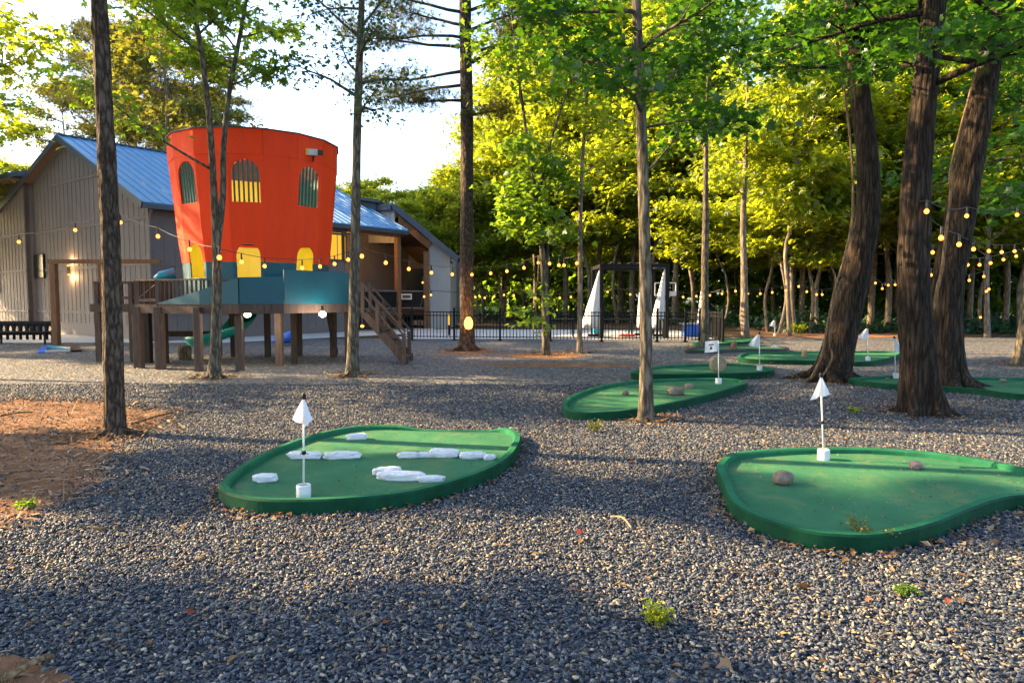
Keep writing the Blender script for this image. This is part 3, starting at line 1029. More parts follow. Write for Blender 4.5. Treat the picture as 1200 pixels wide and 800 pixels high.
b = MB(); b.lathe([(.16, 0), (.17, .3), (.14, .36), (0, .36)], c, 14); tag(b.build('wood_stump', M['bark_gray'], smooth=False), 'short log stump under the deck by the slide mouth', 'stump')

# ------------------------------------------------------------------ house
A = Vector((-13.2, 25.1, 0))
SV = Vector((.6, .8, 0)); GV = Vector((-.8, .6, 0))


def H(t, w, z):
    return A + SV * t + GV * w + Vector((0, 0, z))




def solve_w(px, py, t=0.0):
    """where the sight line (px, py) meets the gable plane: distance along the gable and height"""
    d = ray(px, py); q = d.x / d.y
    a = A + SV * t
    w = (a.x - q * a.y) / (q * GV.y - GV.x)
    Y = a.y + GV.y * w
    return w, CAM_H + d.z / d.y * Y


EAVE = solve_w(180, 238)[1] + .05
WID, RIDGE = solve_w(81, 162)
wl_, zl_ = solve_w(47, 203)
LSLOPE = (RIDGE - zl_) / (wl_ - WID)
RIDGE -= .1
LEN = 12.4
house = empty('house', A, 'gray board and batten house with blue metal roof and an open porch', 'house')


def boards(mb, a, c, z0, zt, step=.42, proud=.013, bw=.045):
    """vertical battens on the wall from a to c (plan), zt(x) gives the top"""
    a, c = Vector(a), Vector(c)
    d = (c - a); Lg = d.length; d.normalize(); nr = Vector((d.y, -d.x, 0))
    n = int(Lg / step)
    for i in range(n + 1):
        x = min(Lg, i * step + .06)
        p = a + d * x + nr * proud * .5
        top = zt(x)
        if top - z0 < .1: continue
        mb.box((p.x, p.y, (z0 + top) / 2), (bw, proud, top - z0), rz=math.atan2(d.y, d.x))


def band(mb, a, c, z, h=.1, proud=.035):
    a, c = Vector(a), Vector(c)
    d = (c - a).normalized(); nr = Vector((d.y, -d.x, 0))
    mb.beam(a + nr * proud * .5 + Vector((0, 0, z)), c + nr * proud * .5 + Vector((0, 0, z)), proud, h)


wl = MB()
# front gable wall (plane t=0, w 0..13.6) and side wall (plane w=0)
W2 = 2 * WID
wl.slab([H(0, W2, 0), H(0, 0, 0), H(0, 0, EAVE), H(0, WID, RIDGE), H(0, W2, RIDGE - LSLOPE * WID)], .2)
wl.slab([H(.2, 0, 0), H(9.0, 0, 0), H(9.0, 0, EAVE - .05), H(.2, 0, EAVE - .05)], .2)
wl.slab([H(9.0, .2, 0), H(9.0, 3.2, 0), H(9.0, 3.2, EAVE), H(9.0, .2, EAVE)], .2)
wl.slab([H(9.0, 3.2, 0), H(16.5, 3.2, 0), H(16.5, 3.2, EAVE), H(9.0, 3.2, EAVE)], .2)
wl.slab([H(12.3, 3.2, 3.0), H(12.3, W2, 3.0), H(12.3, W2, RIDGE - LSLOPE * WID), H(12.3, WID, RIDGE - .2), H(12.3, 3.2, 6.6)], .15)
wl.build('wall', M['siding'], house)
tm = MB()
gt = lambda x: (RIDGE - (WID - (W2 - x)) * (RIDGE - EAVE) / WID if W2 - x < WID else RIDGE - (W2 - x - WID) * LSLOPE) - .12
boards(tm, H(0, W2, 0), H(0, 0, 0), .55, gt)
boards(tm, H(.02, 0, 0), H(9.0, 0, 0), .35, lambda x: EAVE - .1)
for z in (1.0, 2.85, 4.55):
    band(tm, H(0, W2, 0), H(0, 0, 0), z + .0)
    band(tm, H(0, 0, 0), H(9.0, 0, 0), z + .0)
band(tm, H(0, 9.0, 0), H(0, WID - (RIDGE - 6.6) * WID / (RIDGE - EAVE) + .3, 0), 6.5)
tm.box(H(-.01, -.01, EAVE / 2), (.16, .16, EAVE - .1), rz=math.atan2(.8, .6))
tm.box(H(.05, W2, EAVE / 2), (.16, .16, EAVE - .1), rz=math.atan2(.8, .6))
tm.build('batten_trim', M['siding'], house)
# roof: two slopes with standing seams
rf, seam, fa = MB(), MB(), MB()
OV = .45
k = (RIDGE - EAVE) / WID


KL_S = LSLOPE


def roofz(w): return RIDGE + .16 - (WID - w) * k if w <= WID else RIDGE + .16 - (w - WID) * KL_S


for sgn in (0, 1):
    we = -OV if sgn == 0 else W2 + OV
    q = [H(-OV, we, roofz(we)), H(LEN + .2, we, roofz(we)), H(LEN + .2, WID, roofz(WID)), H(-OV, WID, roofz(WID))]
    if sgn: q = q[::-1]
    rf.slab(q, .08)
    nn = 34
    for i in range(nn + 1):
        t = -OV + (LEN + .2 + OV) * i / nn
        up = Vector((0, 0, .018))
        seam.beam(H(t, we, roofz(we)) + up, H(t, WID, roofz(WID)) + up, .035, .05)
    # eave gutter and rake boards
    fa.beam(H(-OV, we, roofz(we) - .14), H(LEN + .2, we, roofz(we) - .14), .12, .16)
    for t in (-OV - .025, LEN + .225):
        fa.beam(H(t, we, roofz(we) - .13), H(t, WID, roofz(WID) - .13), .05, .24)
r_ = rf.build('roof', M['roof'], house)
seam.build('roof_seams', M['roof'], r_)
fa.beam(H(-OV, WID, roofz(WID) + .03), H(LEN + .2, WID, roofz(WID) + .03), .25, .05)
fa.build('fascia', M['fascia'], house)
sf = MB()
for we, wi in ((-OV, -.01), (W2 + OV, W2 + .01)):
    pass
sf.slab([H(-OV + .02, -OV + .05, roofz(-OV) - .1), H(-OV + .02, WID, roofz(WID) - .1), H(-.02, WID, roofz(WID) - .1), H(-.02, -OV + .05, roofz(-OV) - .1)], .03)
sf.slab([H(-OV + .02, W2 + OV - .05, roofz(W2 + OV) - .1), H(-.02, W2 + OV - .05, roofz(W2 + OV) - .1), H(-.02, WID, roofz(WID) - .1), H(-OV + .02, WID, roofz(WID) - .1)], .03)
sf.slab([H(-.02, -OV + .06, roofz(-OV) - .2), H(-.02, 0, roofz(-OV) - .2), H(LEN, 0, roofz(-OV) - .2), H(LEN, -OV + .06, roofz(-OV) - .2)], .03)
sf.build('soffit', M['soffit'], house)
b = MB(); p0 = H(-.08, -.16, 0)
b.tube([p0 + Vector((0, 0, .1)), p0 + Vector((0, 0, 4.5)), H(-.08, -.4, 4.8)], .05, 8); b.build('downspout', M['siding'], house)
# windows on the gable wall
def win(name, t, w0, w1, z0, z1, gm='glass'):
    f_ = MB()
    for (a, c) in (((w0, z0), (w1, z0)), ((w0, z1), (w1, z1)), ((w0, z0), (w0, z1)), ((w1, z0), (w1, z1))):
        f_.beam(H(t, a[0], a[1]), H(t, c[0], c[1]), .06, .1)
    o = f_.build('window', M['black'], house)
    g = MB(); g.slab([H(t - .012, w0, z0), H(t - .012, w1, z0), H(t - .012, w1, z1), H(t - .012, w0, z1)], .02)
    g.build('pane', M[gm], o)


win('window', -.04, solve_w(53, 311)[0], solve_w(42.5, 311)[0], solve_w(47, 325)[1], solve_w(47, 299)[1])
# lit windows beside the porch on the side wall
for (t0, t1, z0, z1) in ((7.9, 8.75, 3.35, 4.65), (7.9, 8.75, 1.9, 2.6), (8.86, 8.98, 3.3, 4.5)):
    f_ = MB()
    for (a, c) in (((t0, z0), (t1, z0)), ((t0, z1), (t1, z1)), ((t0, z0), (t0, z1)), ((t1, z0), (t1, z1))):
        f_.beam(H(a[0], -.03, a[1]), H(c[0], -.03, c[1]), .06, .07)
    o = f_.build('window', M['soffit'], house)
    g = MB(); g.slab([H(t0, -.012, z0), H(t1, -.012, z0), H(t1, -.012, z1), H(t0, -.012, z1)], .01)
    g.build('pane', M['lit'], o, label='lit yellow pane')
# porch
pr = MB()
pr.box(H(10.7, 1.6, .82), (3.6, 3.4, .2), rz=math.atan2(.8, .6)); 
pr.build('porch_floor', M['deck'], house)
po = MB()
po.beam(H(9.0, .0, EAVE - .22), H(12.4, .0, EAVE - .22), .2, .34)
po.build('porch_beam', M['cedar'], house)
for t, w in ((12.3, 0.0),):
    b = MB(); b.box(H(t, w, EAVE / 2 - .2), (.24, .24, EAVE - .4), rz=math.atan2(.8, .6)); b.build('porch_post', M['cedar'], house)
b = MB(); b.slab([H(9.0, .1, EAVE - .06), H(12.3, .1, EAVE - .06), H(12.3, 3.2, EAVE - .06), H(9.0, 3.2, EAVE - .06)], .05); b.build('porch_ceiling', M['cedar'], house)
for a, c in ((H(9.1, 0, 0), H(12.2, 0, 0)),):
    for z, h in ((1.95, .07), (1.08, .06)):
        rl = MB(); rl.beam(a + Vector((0, 0, z)), c + Vector((0, 0, z)), .08, h); rl.build('porch_rail', M['siding'], house)
rl = MB(); rl.beam(H(9.1, .03, 1.5), H(12.2, .03, 1.5), .02, .8); rl.build('railing_mesh', M['black'], house)
# porch wing: one roof plane falling away to the right
K_, KR, KL = P(462, 238.5, 35.5), P(537, 301, 35.5), P(417, 242, 38.5)
KB = KL + (KR - K_)
wn_ = (KR - K_).cross(KL - K_).normalized()


def drop(p, d): return Vector((p.x, p.y, p.z - d))


def rk(px, dz=0.0, y=35.75):
    """point under the front rake at photo column px"""
    x = (px - 600) / 800 * y
    t = (x - K_.x) / (KR.x - K_.x)
    return Vector((x, y, K_.z + (KR.z - K_.z) * t - .3 - dz))


def flo(px, z=0.0, y=35.75): return Vector(((px - 600) / 800 * y, y, z))


b = MB(); b.slab([K_ + Vector((-.1, -.1, 0)), KR + Vector((.1, -.1, 0)), KB + Vector((.1, 3, 0)), KL + Vector((0, 3, 0))], .12); b.build('porch_wing_roof', M['fascia'], house)
b = MB(); b.beam(drop(K_, .15) + Vector((0, -.12, 0)), drop(KR, .15) + Vector((0, -.12, 0)), .06, .3)
b.beam(drop(K_, .15) + Vector((-.16, 0, 0)), drop(KL, .15) + Vector((-.16, 0, 0)), .06, .32); b.build('porch_wing_fascia', M['fascia'], house)
b = MB()
b.slab([flo(503), flo(527.5), rk(527.5), rk(503)], .15)
b.slab([flo(527.5, 0, 35.91), flo(527.5, 0, 35.91) + Vector((0, 5, 0)), rk(527.5) + Vector((0, 5.1, .0)), rk(527.5) + Vector((0, .16, 0))], .15)
b.slab([drop(K_, 2.0) + Vector((-.02, .2, 0)), drop(K_, .3) + Vector((-.02, .2, 0)), drop(KL, .3), drop(KL, 2.0)], .12)
b.build('porch_wing_wall', M['siding_pale'], house)
b = MB()
for px in [503.5 + 2.0 * i for i in range(13)]:
    a = flo(px, 1.0, 35.74); c = rk(px, .03, 35.74); b.beam(a, c, .03, .03)
for i in range(9):
    q = K_.lerp(KL, i / 9) + Vector((-.03, .16, 0)); b.beam(drop(q, 2.0), drop(q, .33), .04, .03)
b.build('porch_wing_battens', M['siding_pale'], house)
b = MB(); b.beam(rk(466, .35), rk(505, .35), .2, .34); b.box(Vector((flo(500.5).x, 35.7, 2.0)), (.28, .22, 4.0))
b.beam(flo(466, 0), rk(466, .3), .2, .2); b.build('porch_wing_beam', M['cedar'], house)
b = MB(); b.slab([flo(455, .3, 40), flo(540, .3, 40), flo(540, 3.6, 40), flo(500, 5.2, 40), flo(455, 7, 40)], .1); b.build('porch_back_wall', M['siding'], house)
b = MB(); b.slab([flo(476, 1.6, 39.85), flo(497, 1.6, 39.85), flo(497, 3.3, 39.85), flo(476, 3.3, 39.85)], .03); b.build('porch_window', M['glass'], house)
b = MB(); b.slab([drop(K_, .32) + Vector((.1, .3, 0)), drop(KL, .32) + Vector((.1, 2, 0)), drop(KB, .32) + Vector((-.3, 2, 0)), drop(KR, .32) + Vector((-.3, .3, 0))], .04); b.build('porch_wing_ceiling', M['soffit'], house)
b = MB(); b.slab([flo(455, .9, 35.9), flo(503, .9, 35.9), flo(520, .9, 40), flo(470, .9, 40)], .15); b.build('porch_wing_floor', M['deck'], house)
for z, h in ((1.95, .07), (1.08, .06)):
    b = MB(); b.beam(flo(464, z, 35.7), flo(499, z, 35.7), .08, h); b.build('porch_rail', M['siding'], house)
b = MB(); b.beam(flo(464, 1.5, 35.73), flo(499, 1.5, 35.73), .02, .8); b.build('railing_mesh', M['black'], house)
# dormer on the far end of the roof
b = MB(); c = P(432, 234, 37.0)
b.box(c + Vector((0, 0, -.45)), (.9, .8, .7)); b.slab([c + Vector((-.8, -.7, .1)), c + Vector((.75, -.7, -.12)), c + Vector((.75, .8, -.12)), c + Vector((-.8, .8, .1))], .14)
b.build('dormer', M['fascia'], house)
# wall lamp
b = MB(); c = P(80.5, 317, 0.0) if False else None
t_, w_ = -.08, 0
for i in range(200):
    w_ = i * .06
    q = H(-.09, w_, 0)
    if abs(q.x / q.y - (80.5 - 600) / 800) < .003: break
lampc = P(80.5, 316.5, H(-.1, w_, 0).y)
b = MB(); b.lathe([(.06, -.16), (.06, .16)], lampc, 12); lo = b.build('wall_lamp', M['black'], house)
b = MB(); b.lathe([(0, -.05), (.045, -.04), (.045, .0), (0, .01)], lampc + Vector((0, 0, -.17)), 10); b.build('lamp_glass', M['bulb'], lo)
b = MB(); b.lathe([(0, -.01), (.045, .0), (.045, .04), (0, .05)], lampc + Vector((0, 0, .17)), 10)
b.build('lamp_glass', M['bulb'], lo)
# tall wing on the left, its eave facing the yard
WW0 = solve_w(41, 300)[0]
ZW = solve_w(20, 214)[1] - 7.2


def WL(x, y, z): return H(-y, WW0 + x, z + (ZW if z > 6 else 0))


wing = MB()
wing.slab([WL(15, .35, 0), WL(0, .35, 0), WL(0, .35, 7.2), WL(15, .35, 7.2)], .2)
wing.slab([WL(0, .34, 0), WL(0, .0, 0), WL(0, .0, 7.2), WL(0, .34, 7.2)], .2)
wing.build('side_wing_wall', M['siding'], house)
wt = MB()
boards(wt, WL(14, .35, 0), WL(0, .35, 0), .5, lambda x: 7.15 + ZW)
for z in (1.0, 2.85, 4.55): band(wt, WL(14, .35, 0), WL(0, .35, 0), z)
wt.build('side_wing_battens', M['siding'], house)
b = MB(); b.slab([WL(15, .95, 7.25), WL(-.35, .95, 7.3), WL(-.35, -5, 9.0), WL(15, -5, 9.0)], .12); b.build('side_wing_roof', M['roof'], house)
b = MB(); b.beam(WL(15, .97, 7.13), WL(-.4, .97, 7.18), .08, .24); b.beam(WL(-.4, .97, 7.2), WL(-.4, -1, 7.75), .05, .2); b.build('side_wing_fascia', M['fascia'], house)
b = MB(); b.slab([WL(15, .93, 7.08), WL(-.3, .93, 7.1), WL(-.3, .36, 7.1), WL(15, .36, 7.08)], .03); b.build('side_wing_soffit', M['soffit'], house)
f_ = MB(); g = MB()
x0, x1 = solve_w(9, 320)[0] - WW0, solve_w(-16, 320)[0] - WW0
z0, z1 = solve_w(5, 342)[1], solve_w(5, 298)[1]
for (a, c) in (((x0, z0), (x1, z0)), ((x0, z1), (x1, z1)), ((x0, z0), (x0, z1)), ((x1, z0), (x1, z1))):
    f_.beam(WL(a[0], .39, a[1]), WL(c[0], .39, c[1]), .06, .1)
o = f_.build('window', M['black'], house)
g.slab([WL(x0, .37, z0), WL(x1, .37, z0), WL(x1, .37, z1), WL(x0, .37, z1)][::-1], .02); g.build('pane', M['glass'], o)

# cedar pergola posts by the house
pg = empty('timber_frame', G(66, 403), 'rough cedar post frame with a crossbeam in front of the gable wall', 'timber frame')
p1, p2 = G(66.5, 404), G(123, 404)
for p in (p1, p2):
    b = MB(); b.box((p.x, p.y, 1.37), (.2, .2, 2.76)); b.build('post', M['cedar'], pg, bevel=.01)
b = MB(); b.beam(Vector((p1.x - .15, p1.y, 2.66 + .17)), Vector((p2.x + 2.0, p2.y, 2.66 + .17)), .14, .14); b.build('crossbeam', M['cedar'], pg)
# black bench at the wall
bn = empty('garden_bench', G(30, 402), 'black ornate metal bench against the left wing wall', 'bench')
y0 = G(30, 402.5).y
b = MB()
xs0, xs1 = P(-60, 400, y0).x, P(63, 400, y0).x
b.beam((xs0, y0, .74), (xs1, y0, .74), .1, .1); b.build('top_rail', M['black'], bn)
b = MB()
nb = 16
for i in range(nb + 1):
    x = xs0 + (xs1 - xs0) * i / nb
    b.tube([(x, y0, .14), (x, y0, .74)], .05, 6)
    if i < nb:
        cxx = x + (xs1 - xs0) / nb / 2
        b.tube([(cxx + .1 * math.cos(q), y0, .5 + .17 * math.sin(q)) for q in [j * math.pi / 6 for j in range(13)]], .045, 5)
b.build('scroll_back', M['black'], bn)
b = MB(); b.box(((xs0 + xs1) / 2, y0 - .22, .42), (xs1 - xs0, .42, .05)); b.build('seat', M['black'], bn)
for x in (xs0 + .05, (xs0 + xs1) / 2, xs1 - .05):
    for yy in (y0 - .38, y0):
        b = MB(); b.box((x, yy, .2), (.05, .05, .42)); b.build('leg', M['black'], bn)
# blue lounger left on the gravel
c = G(66, 412)
fl_ = empty('pool_lounger', c, 'collapsed bright blue sling lounger lying on the gravel', 'lounger')
q = [G(42, 413.5), G(54, 413.5), G(60, 404), G(50, 404)]
a, b2, c2, d2 = G(43, 413.8), G(52, 413.8), P(57, 406, 21.4), P(49.5, 405, 21.4)
b = MB(); b.slab([a + Vector((0, 0, .04)), b2 + Vector((0, 0, .04)), c2, d2], .03); b.build('headrest', M['blue'], fl_)
b = MB(); e2 = P(86, 410, 21.3)
b.slab([c2 + Vector((-.2, 0, .0)), P(82, 408, 21.2), P(83, 407.2, 21.6), d2 + Vector((0, .3, 0))], .05); b.build('sling', M['slideblue'], fl_)
b = MB(); b.beam(G(53, 413.4) + Vector((0, 0, .05)), G(82, 412.2) + Vector((0, 0, .05)), .05, .06); b.build('side_rail', M['white'], fl_)
b = MB(); b.slab([G(83, 412.4) + Vector((0, 0, .05)), G(96, 412.2) + Vector((0, 0, .06)), G(94, 409.5) + Vector((0, 0, .1)), G(82, 408) + Vector((0, 0, .16))], .05); b.build('foot', M['black'], fl_)
# blue kayak like toy boat behind the deck
c = G(341, 404)
b = MB()
xs = [P(x, 400, c.y).x for x in (316, 325, 338, 348)]
b.tube([(xs[0], c.y, .14), (xs[1], c.y, .16), (xs[2], c.y, .25), (xs[3], c.y, .3)], [.03, .12, .2, .24], 12)
tag(b.build('toy_boat', M['blue'], smooth=True), 'blue plastic toy boat on the ground beyond the deck posts', 'toy boat')

# ------------------------------------------------------------------ black picket fence
fence = empty('picket_fence', (-4, 26, 0), 'black metal picket fence along the pool deck', 'fence')
FP = [G(470, 398.3), G(586, 399), G(705, 400.2), G(803, 400.6), G(847, 402.5)]
end2 = Vector((8.2, 30.5, 0))
FPl = FP + [end2]
FT = 1.1
for i in range(len(FPl) - 1):
    a, c = FPl[i], FPl[i + 1]
    Lg = (c - a).length
    b = MB()
    for z in (FT - .03, FT - .16, .14):
        b.beam(a + Vector((0, 0, z)), c + Vector((0, 0, z)), .03, .035)
    n = int(Lg / .125)
    for j in range(1, n):
        q = a.lerp(c, j / n)
        b.box((q.x, q.y, FT / 2 + .04), (.027, .027, FT - .08))
    b.build('picket_panel', M['black'], fence)
posts = [G(483, 398.5), G(532.5, 398.7)] + FP[1:2] + [G(645, 399.6)] + FP[2:3] + [G(757, 400.5), G(770, 400.5)] + FP[3:] + [G(820, 401.3), end2]
for p in posts:
    b = MB(); b.box((p.x, p.y, .6), (.075, .075, 1.2)); b.box((p.x, p.y, 1.21), (.095, .095, .03)); b.box((p.x, p.y, .02), (.15, .15, .03))
    b.build('post', M['black'], fence)

# pergola behind the fence
per = empty('metal_pergola', G(743, 398), 'black square pergola frame with leaves on its roof beside the pool', 'pergola')
px = [P(704.5, 400, 26.9).x, P(781, 400, 26.9).x]
zt = P(743, 313, 26.9).z
for x in px:
    for y in (26.9, 29.6):
        b = MB(); b.box((x, y, zt / 2), (.15, .15, zt)); b.box((x, y, .02), (.26, .26, .035)); b.build('post', M['black'], per)
b = MB()
for y in (26.9, 29.6): b.beam((px[0] - .08, y, zt + .06), (px[1] + .08, y, zt + .06), .14, .15)
for x in px: b.beam((x, 26.97, zt + .055), (x, 29.5, zt + .055), .12, .14)
for i in range(1, 7):
    x = px[0] + (px[1] - px[0]) * i / 7
    b.beam((x, 26.8, zt + .16), (x, 29.7, zt + .16), .04, .05)
b.build('roof_frame', M['black'], per)
for q, lab in ((P(705, 305, 27.6), 'x'),): pass


def umbrella(px0, ptop, pbot, half, lean, label, Y):
    base = P(px0, pbot, Y); base.z = 0
    topz = P(px0, ptop, Y).z
    hw = half * Y / 800
    lx = lean * Y / 800
    root = empty('patio_umbrella', base, label, 'umbrella', 'closed white patio umbrellas')
    b = MB(); b.tube([base, base + Vector((lx * 1.0, 0, topz + .05))], .03, 8); b.build('pole', M['white'], root)
    b = MB()
    n = 16; rings = 10; vs, fs = [], []
    zb = .35
    for j in range(rings + 1):
        v = j / rings
        z = zb + (topz - zb) * (1 - v)
        cx_ = base.x + lx * (z / topz)
        for i in range(n):
            a = 2 * math.pi * i / n
            r = (.03 + hw * v ** .9) * (1 + .28 * math.cos(8 * a) * min(1, v * 1.6))
            vs.append((cx_ + r * math.cos(a) - hw * .3 * v, base.y + r * .6 * math.sin(a), z + .05 * math.sin(a * 4) * v))
    for j in range(rings):
        for i in range(n):
            i2 = (i + 1) % n
            fs.append((j * n + i, j * n + i2, (j + 1) * n + i2, (j + 1) * n + i))
    b.add(vs, fs); o = b.build('canopy', M['canvas'], root, smooth=True)
    s = o.modifiers.new('thick', 'SOLIDIFY'); s.thickness = .01
    b = MB(); b.box((base.x, base.y, .05), (.5, .5, .1)); b.build('base', M['black'], root)


umbrella(696, 317, 392, 10, 6, 'wide closed white umbrella left of the black pergola', 28.4)
umbrella(772.5, 317, 392, 7, 5, 'closed white umbrella inside the right of the black pergola', 28.4)
umbrella(751.5, 314, 390, 3, 0, 'slim closed white umbrella half hidden behind the gray trunk before the pergola', 29.0)
umbrella(823.5, 318, 392, 4, 0, 'slim closed white umbrella peeking past the trunk at the fence end', 28.4)
# basketball hoop: clear board with a white outline
hb = empty('basketball_hoop', P(779, 390, 29.5) * 1.0, 'basketball hoop with a clear board outlined in white beyond the pool', 'basketball hoop')
hb.location.z = 0
x0, x1 = P(767.5, 340, 29.5).x, P(792, 340, 29.5).x
z0, z1 = P(780, 346, 29.5).z, P(780, 331.5, 29.5).z
b = MB()
for a, c in (((x0, z0), (x1, z0)), ((x0, z1), (x1, z1)), ((x0, z0), (x0, z1)), ((x1, z0), (x1, z1))):
    b.beam((a[0], 29.5, a[1]), (c[0], 29.5, c[1]), .04, .05)
b.box((x1 - .17, 29.48, z0 + .1), (.3, .03, .14)); b.build('backboard_outline', M['white'], hb)
b = MB(); xm = (x0 + x1) / 2
b.tube([(xm, 29.9, 0), (xm, 29.9, z0 + .2), (xm, 29.55, z0 + .3)], .05, 8); b.build('pole', M['black'], hb)
b = MB(); b.tube([(xm + .22 * math.cos(a), 29.24 + .22 * math.sin(a), z0 + .08) for a in [k * math.pi / 8 for k in range(17)]], .012, 6); b.build('hoop', M['red'], hb)
# pool furniture
c = P(812, 391, 28.0); b = MB(); b.box((c.x, c.y, .27), (.85, .5, .5)); bx = b.build('storage_box', M['blue'], bevel=.04)
tag(bx, 'bright blue storage box by the fence end', 'box')
b = MB(); b.box((c.x - .1, c.y, .555), (.8, .48, .06)); b.build('lid', M['white'], bx)
c = P(700, 377, 29.2); b = MB(); b.box((c.x, c.y, .55), (.35, .3, 1.05)); b.box((c.x, c.y, .02), (.5, .4, .04))
tag(b.build('towel_bin', M['slideblue'], bevel=.03), 'tall light blue bin beside the wide closed umbrella', 'bin')
c = P(735, 392, 27.6); b = MB()
for i in range(3): blob(b, (c.x - .2 + .2 * i, c.y, .09), (.13, .1, .06), 30 + i)
tag(b.build('pool_float', M['red'], smooth=True), 'red pool float lying under the pergola', 'pool float')


def pool_table(px0, label, Y):
    c = P(px0, 390, Y)
    root = empty('patio_table', (c.x, c.y, 0), label, 'table', 'dark tables on the pool deck')
    b = MB(); b.box((c.x, c.y, .72), (1.3, .8, .05)); b.build('tabletop', M['black'], root)
    for sx in (-1, 1):
        for sy in (-1, 1):
            b = MB(); b.box((c.x + sx * .58, c.y + sy * .34, .345), (.05, .05, .69)); b.build('leg', M['black'], root)


pool_table(655, 'dark patio table between the slim saplings behind the fence', 28.0)
pool_table(792, 'dark patio table beside the blue storage box', 27.8)
pool_table(722, 'dark patio table under the black pergola', 28.2)
# sign on the porch railing
c = Vector((flo(477).x, 35.62, 0))
sg = empty('porch_sign', (c.x, c.y, 0), 'white framed sign hung on the porch railing', 'sign')
pa, pb_ = P(470, 351, c.y), P(484, 344, c.y)
b = MB(); dS = Vector((1, 0, 0))
b.beam(Vector((c.x, c.y, (pa.z + pb_.z) / 2)) - dS * .28, Vector((c.x, c.y, (pa.z + pb_.z) / 2)) + dS * .28, .03, .3); b.build('board', M['white'], sg)
b = MB(); b.beam(Vector((c.x, c.y, (pa.z + pb_.z) / 2)) - dS * .2 - Vector((0, .02, 0)), Vector((c.x, c.y, (pa.z + pb_.z) / 2)) + dS * .22 - Vector((0, .02, 0)), .01, .16); b.build('face', M['fascia'], sg)
# trees beyond the left edge: x, y, kind, scale
SHADE = [(-13, 8.3, 5, .65), (-17, 9.5, 5, .85), (-14, 14.2, 1, .68), (-15.8, 18.9, 1, .95), (-11.5, 3.7, 3, .8), (-15, 5.3, 5, 1.2), (-11, 3.0, 0, .8),
         (-27, 26, 1, .8), (-30, 30, 0, .9), (-26.5, 22, 0, .8), (-33, 34, 1, .9), (-25.5, 31, 1, .85), (-24.5, 27.5, 0, .7), (-29, 28, 1, 1.0), (-29, 33.5, 0, 1.0), (-36, 37, 1, 1.0)]

# ------------------------------------------------------------------ trees
NR = np.random.default_rng(5)


def T_broad():
    # five lobed leaf, folded a little along the midrib
    out = [(0, 0), (.18, .1), (.46, .08), (.34, .3), (.5, .55), (.24, .56), (.0, 1.0), (-.24, .56), (-.5, .55), (-.34, .3), (-.46, .08), (-.18, .1)]
    v = [(0, .35, 0)] + [(x, y, .22 * abs(x) - .12 * y * y) for x, y in out]
    f = [(0, 1 + i, 1 + (i + 1) % len(out)) for i in range(len(out))]
    return np.array(v), np.array(f)


def T_oval():
    v = [(0, 0, 0), (-.3, .4, .1), (0, 1, -.08), (.3, .4, .1)]
    return np.array(v, dtype=float), np.array([(0, 2, 1), (0, 3, 2)])


def T_star():
    # a spray of five leaflets (seen as one leaf cluster from afar)
    v, f = [], []
    for k, a in enumerate((-1.25, -.6, 0, .6, 1.25)):
        L = (.75, .92, 1, .92, .75)[k]
        c, s = math.cos(a), math.sin(a)
        for x, y, z in ((0, .05, 0), (-.16, .5, .05), (0, 1, -.15), (.16, .5, .05)):
            y *= L
            v.append((x * c + y * s, -x * s + y * c, z))
        b = 4 * k
        f += [(b, b + 2, b + 1), (b, b + 3, b + 2)]
    return np.array(v), np.array(f)


def T_needles():
    v, f = [], []
    rr = random.Random(3)
    for k in range(16):
        a = rr.uniform(-1.4, 1.4); e = rr.uniform(-.5, .9)
        d = Vector((math.sin(a) * math.cos(e), math.cos(a) * math.cos(e), math.sin(e)))
        s = d.cross(Vector((0, 0, 1))).normalized() * .028
        b = len(v)
        v += [tuple(s), tuple(-s), tuple(d * rr.uniform(.75, 1))]
        f.append((b, b + 1, b + 2))
    return np.array(v), np.array(f)


TPL = {'broad': T_broad(), 'oval': T_oval(), 'star': T_star(), 'needle': T_needles()}


def leaf_arrays(cen, size, tpl, out=None, tilt=.55, droop=.25):
    n = len(cen)
    tv, tf = TPL[tpl]
    nrm = np.array([0, 0, 1.0]) + NR.normal(0, tilt, (n, 3)); nrm /= np.linalg.norm(nrm, axis=1)[:, None]
    ax = NR.normal(0, 1, (n, 3)); ax[:, 2] = ax[:, 2] * .3 - droop
    if out is not None: ax += out * .8
    ax -= nrm * (ax * nrm).sum(1)[:, None]; ax /= np.linalg.norm(ax, axis=1)[:, None] + 1e-9
    sx = np.cross(ax, nrm)
    s = np.asarray(size).reshape(-1, 1, 1)
    v = cen[:, None, :] + s * (tv[None, :, 0:1] * sx[:, None, :] + tv[None, :, 1:2] * ax[:, None, :] + tv[None, :, 2:3] * nrm[:, None, :])
    f = tf[None] + (np.arange(n) * len(tv))[:, None, None]
    return v.reshape(-1, 3), f.reshape(-1, 3)


def crown_mesh(name, clusters, per, size, tpl, mat, parent, flat=.4, tilt=.55, droop=.25):
    cs = np.array([c[0] for c in clusters], dtype=float)
    sg = np.array([c[1] for c in clusters], dtype=float)
    idx = np.repeat(np.arange(len(cs)), per)
    off = NR.normal(0, 1, (len(idx), 3)) * sg[idx][:, None] * np.array([1, 1, flat])
    cen = cs[idx] + off
    sz = size * NR.uniform(.6, 1.25, len(idx))
    o = off.copy(); o[:, 2] = 0
    o /= np.linalg.norm(o, axis=1)[:, None] + 1e-6
    v, f = leaf_arrays(cen, sz, tpl, o, tilt, droop)
    return np_mesh(name, v, f, mat, parent)


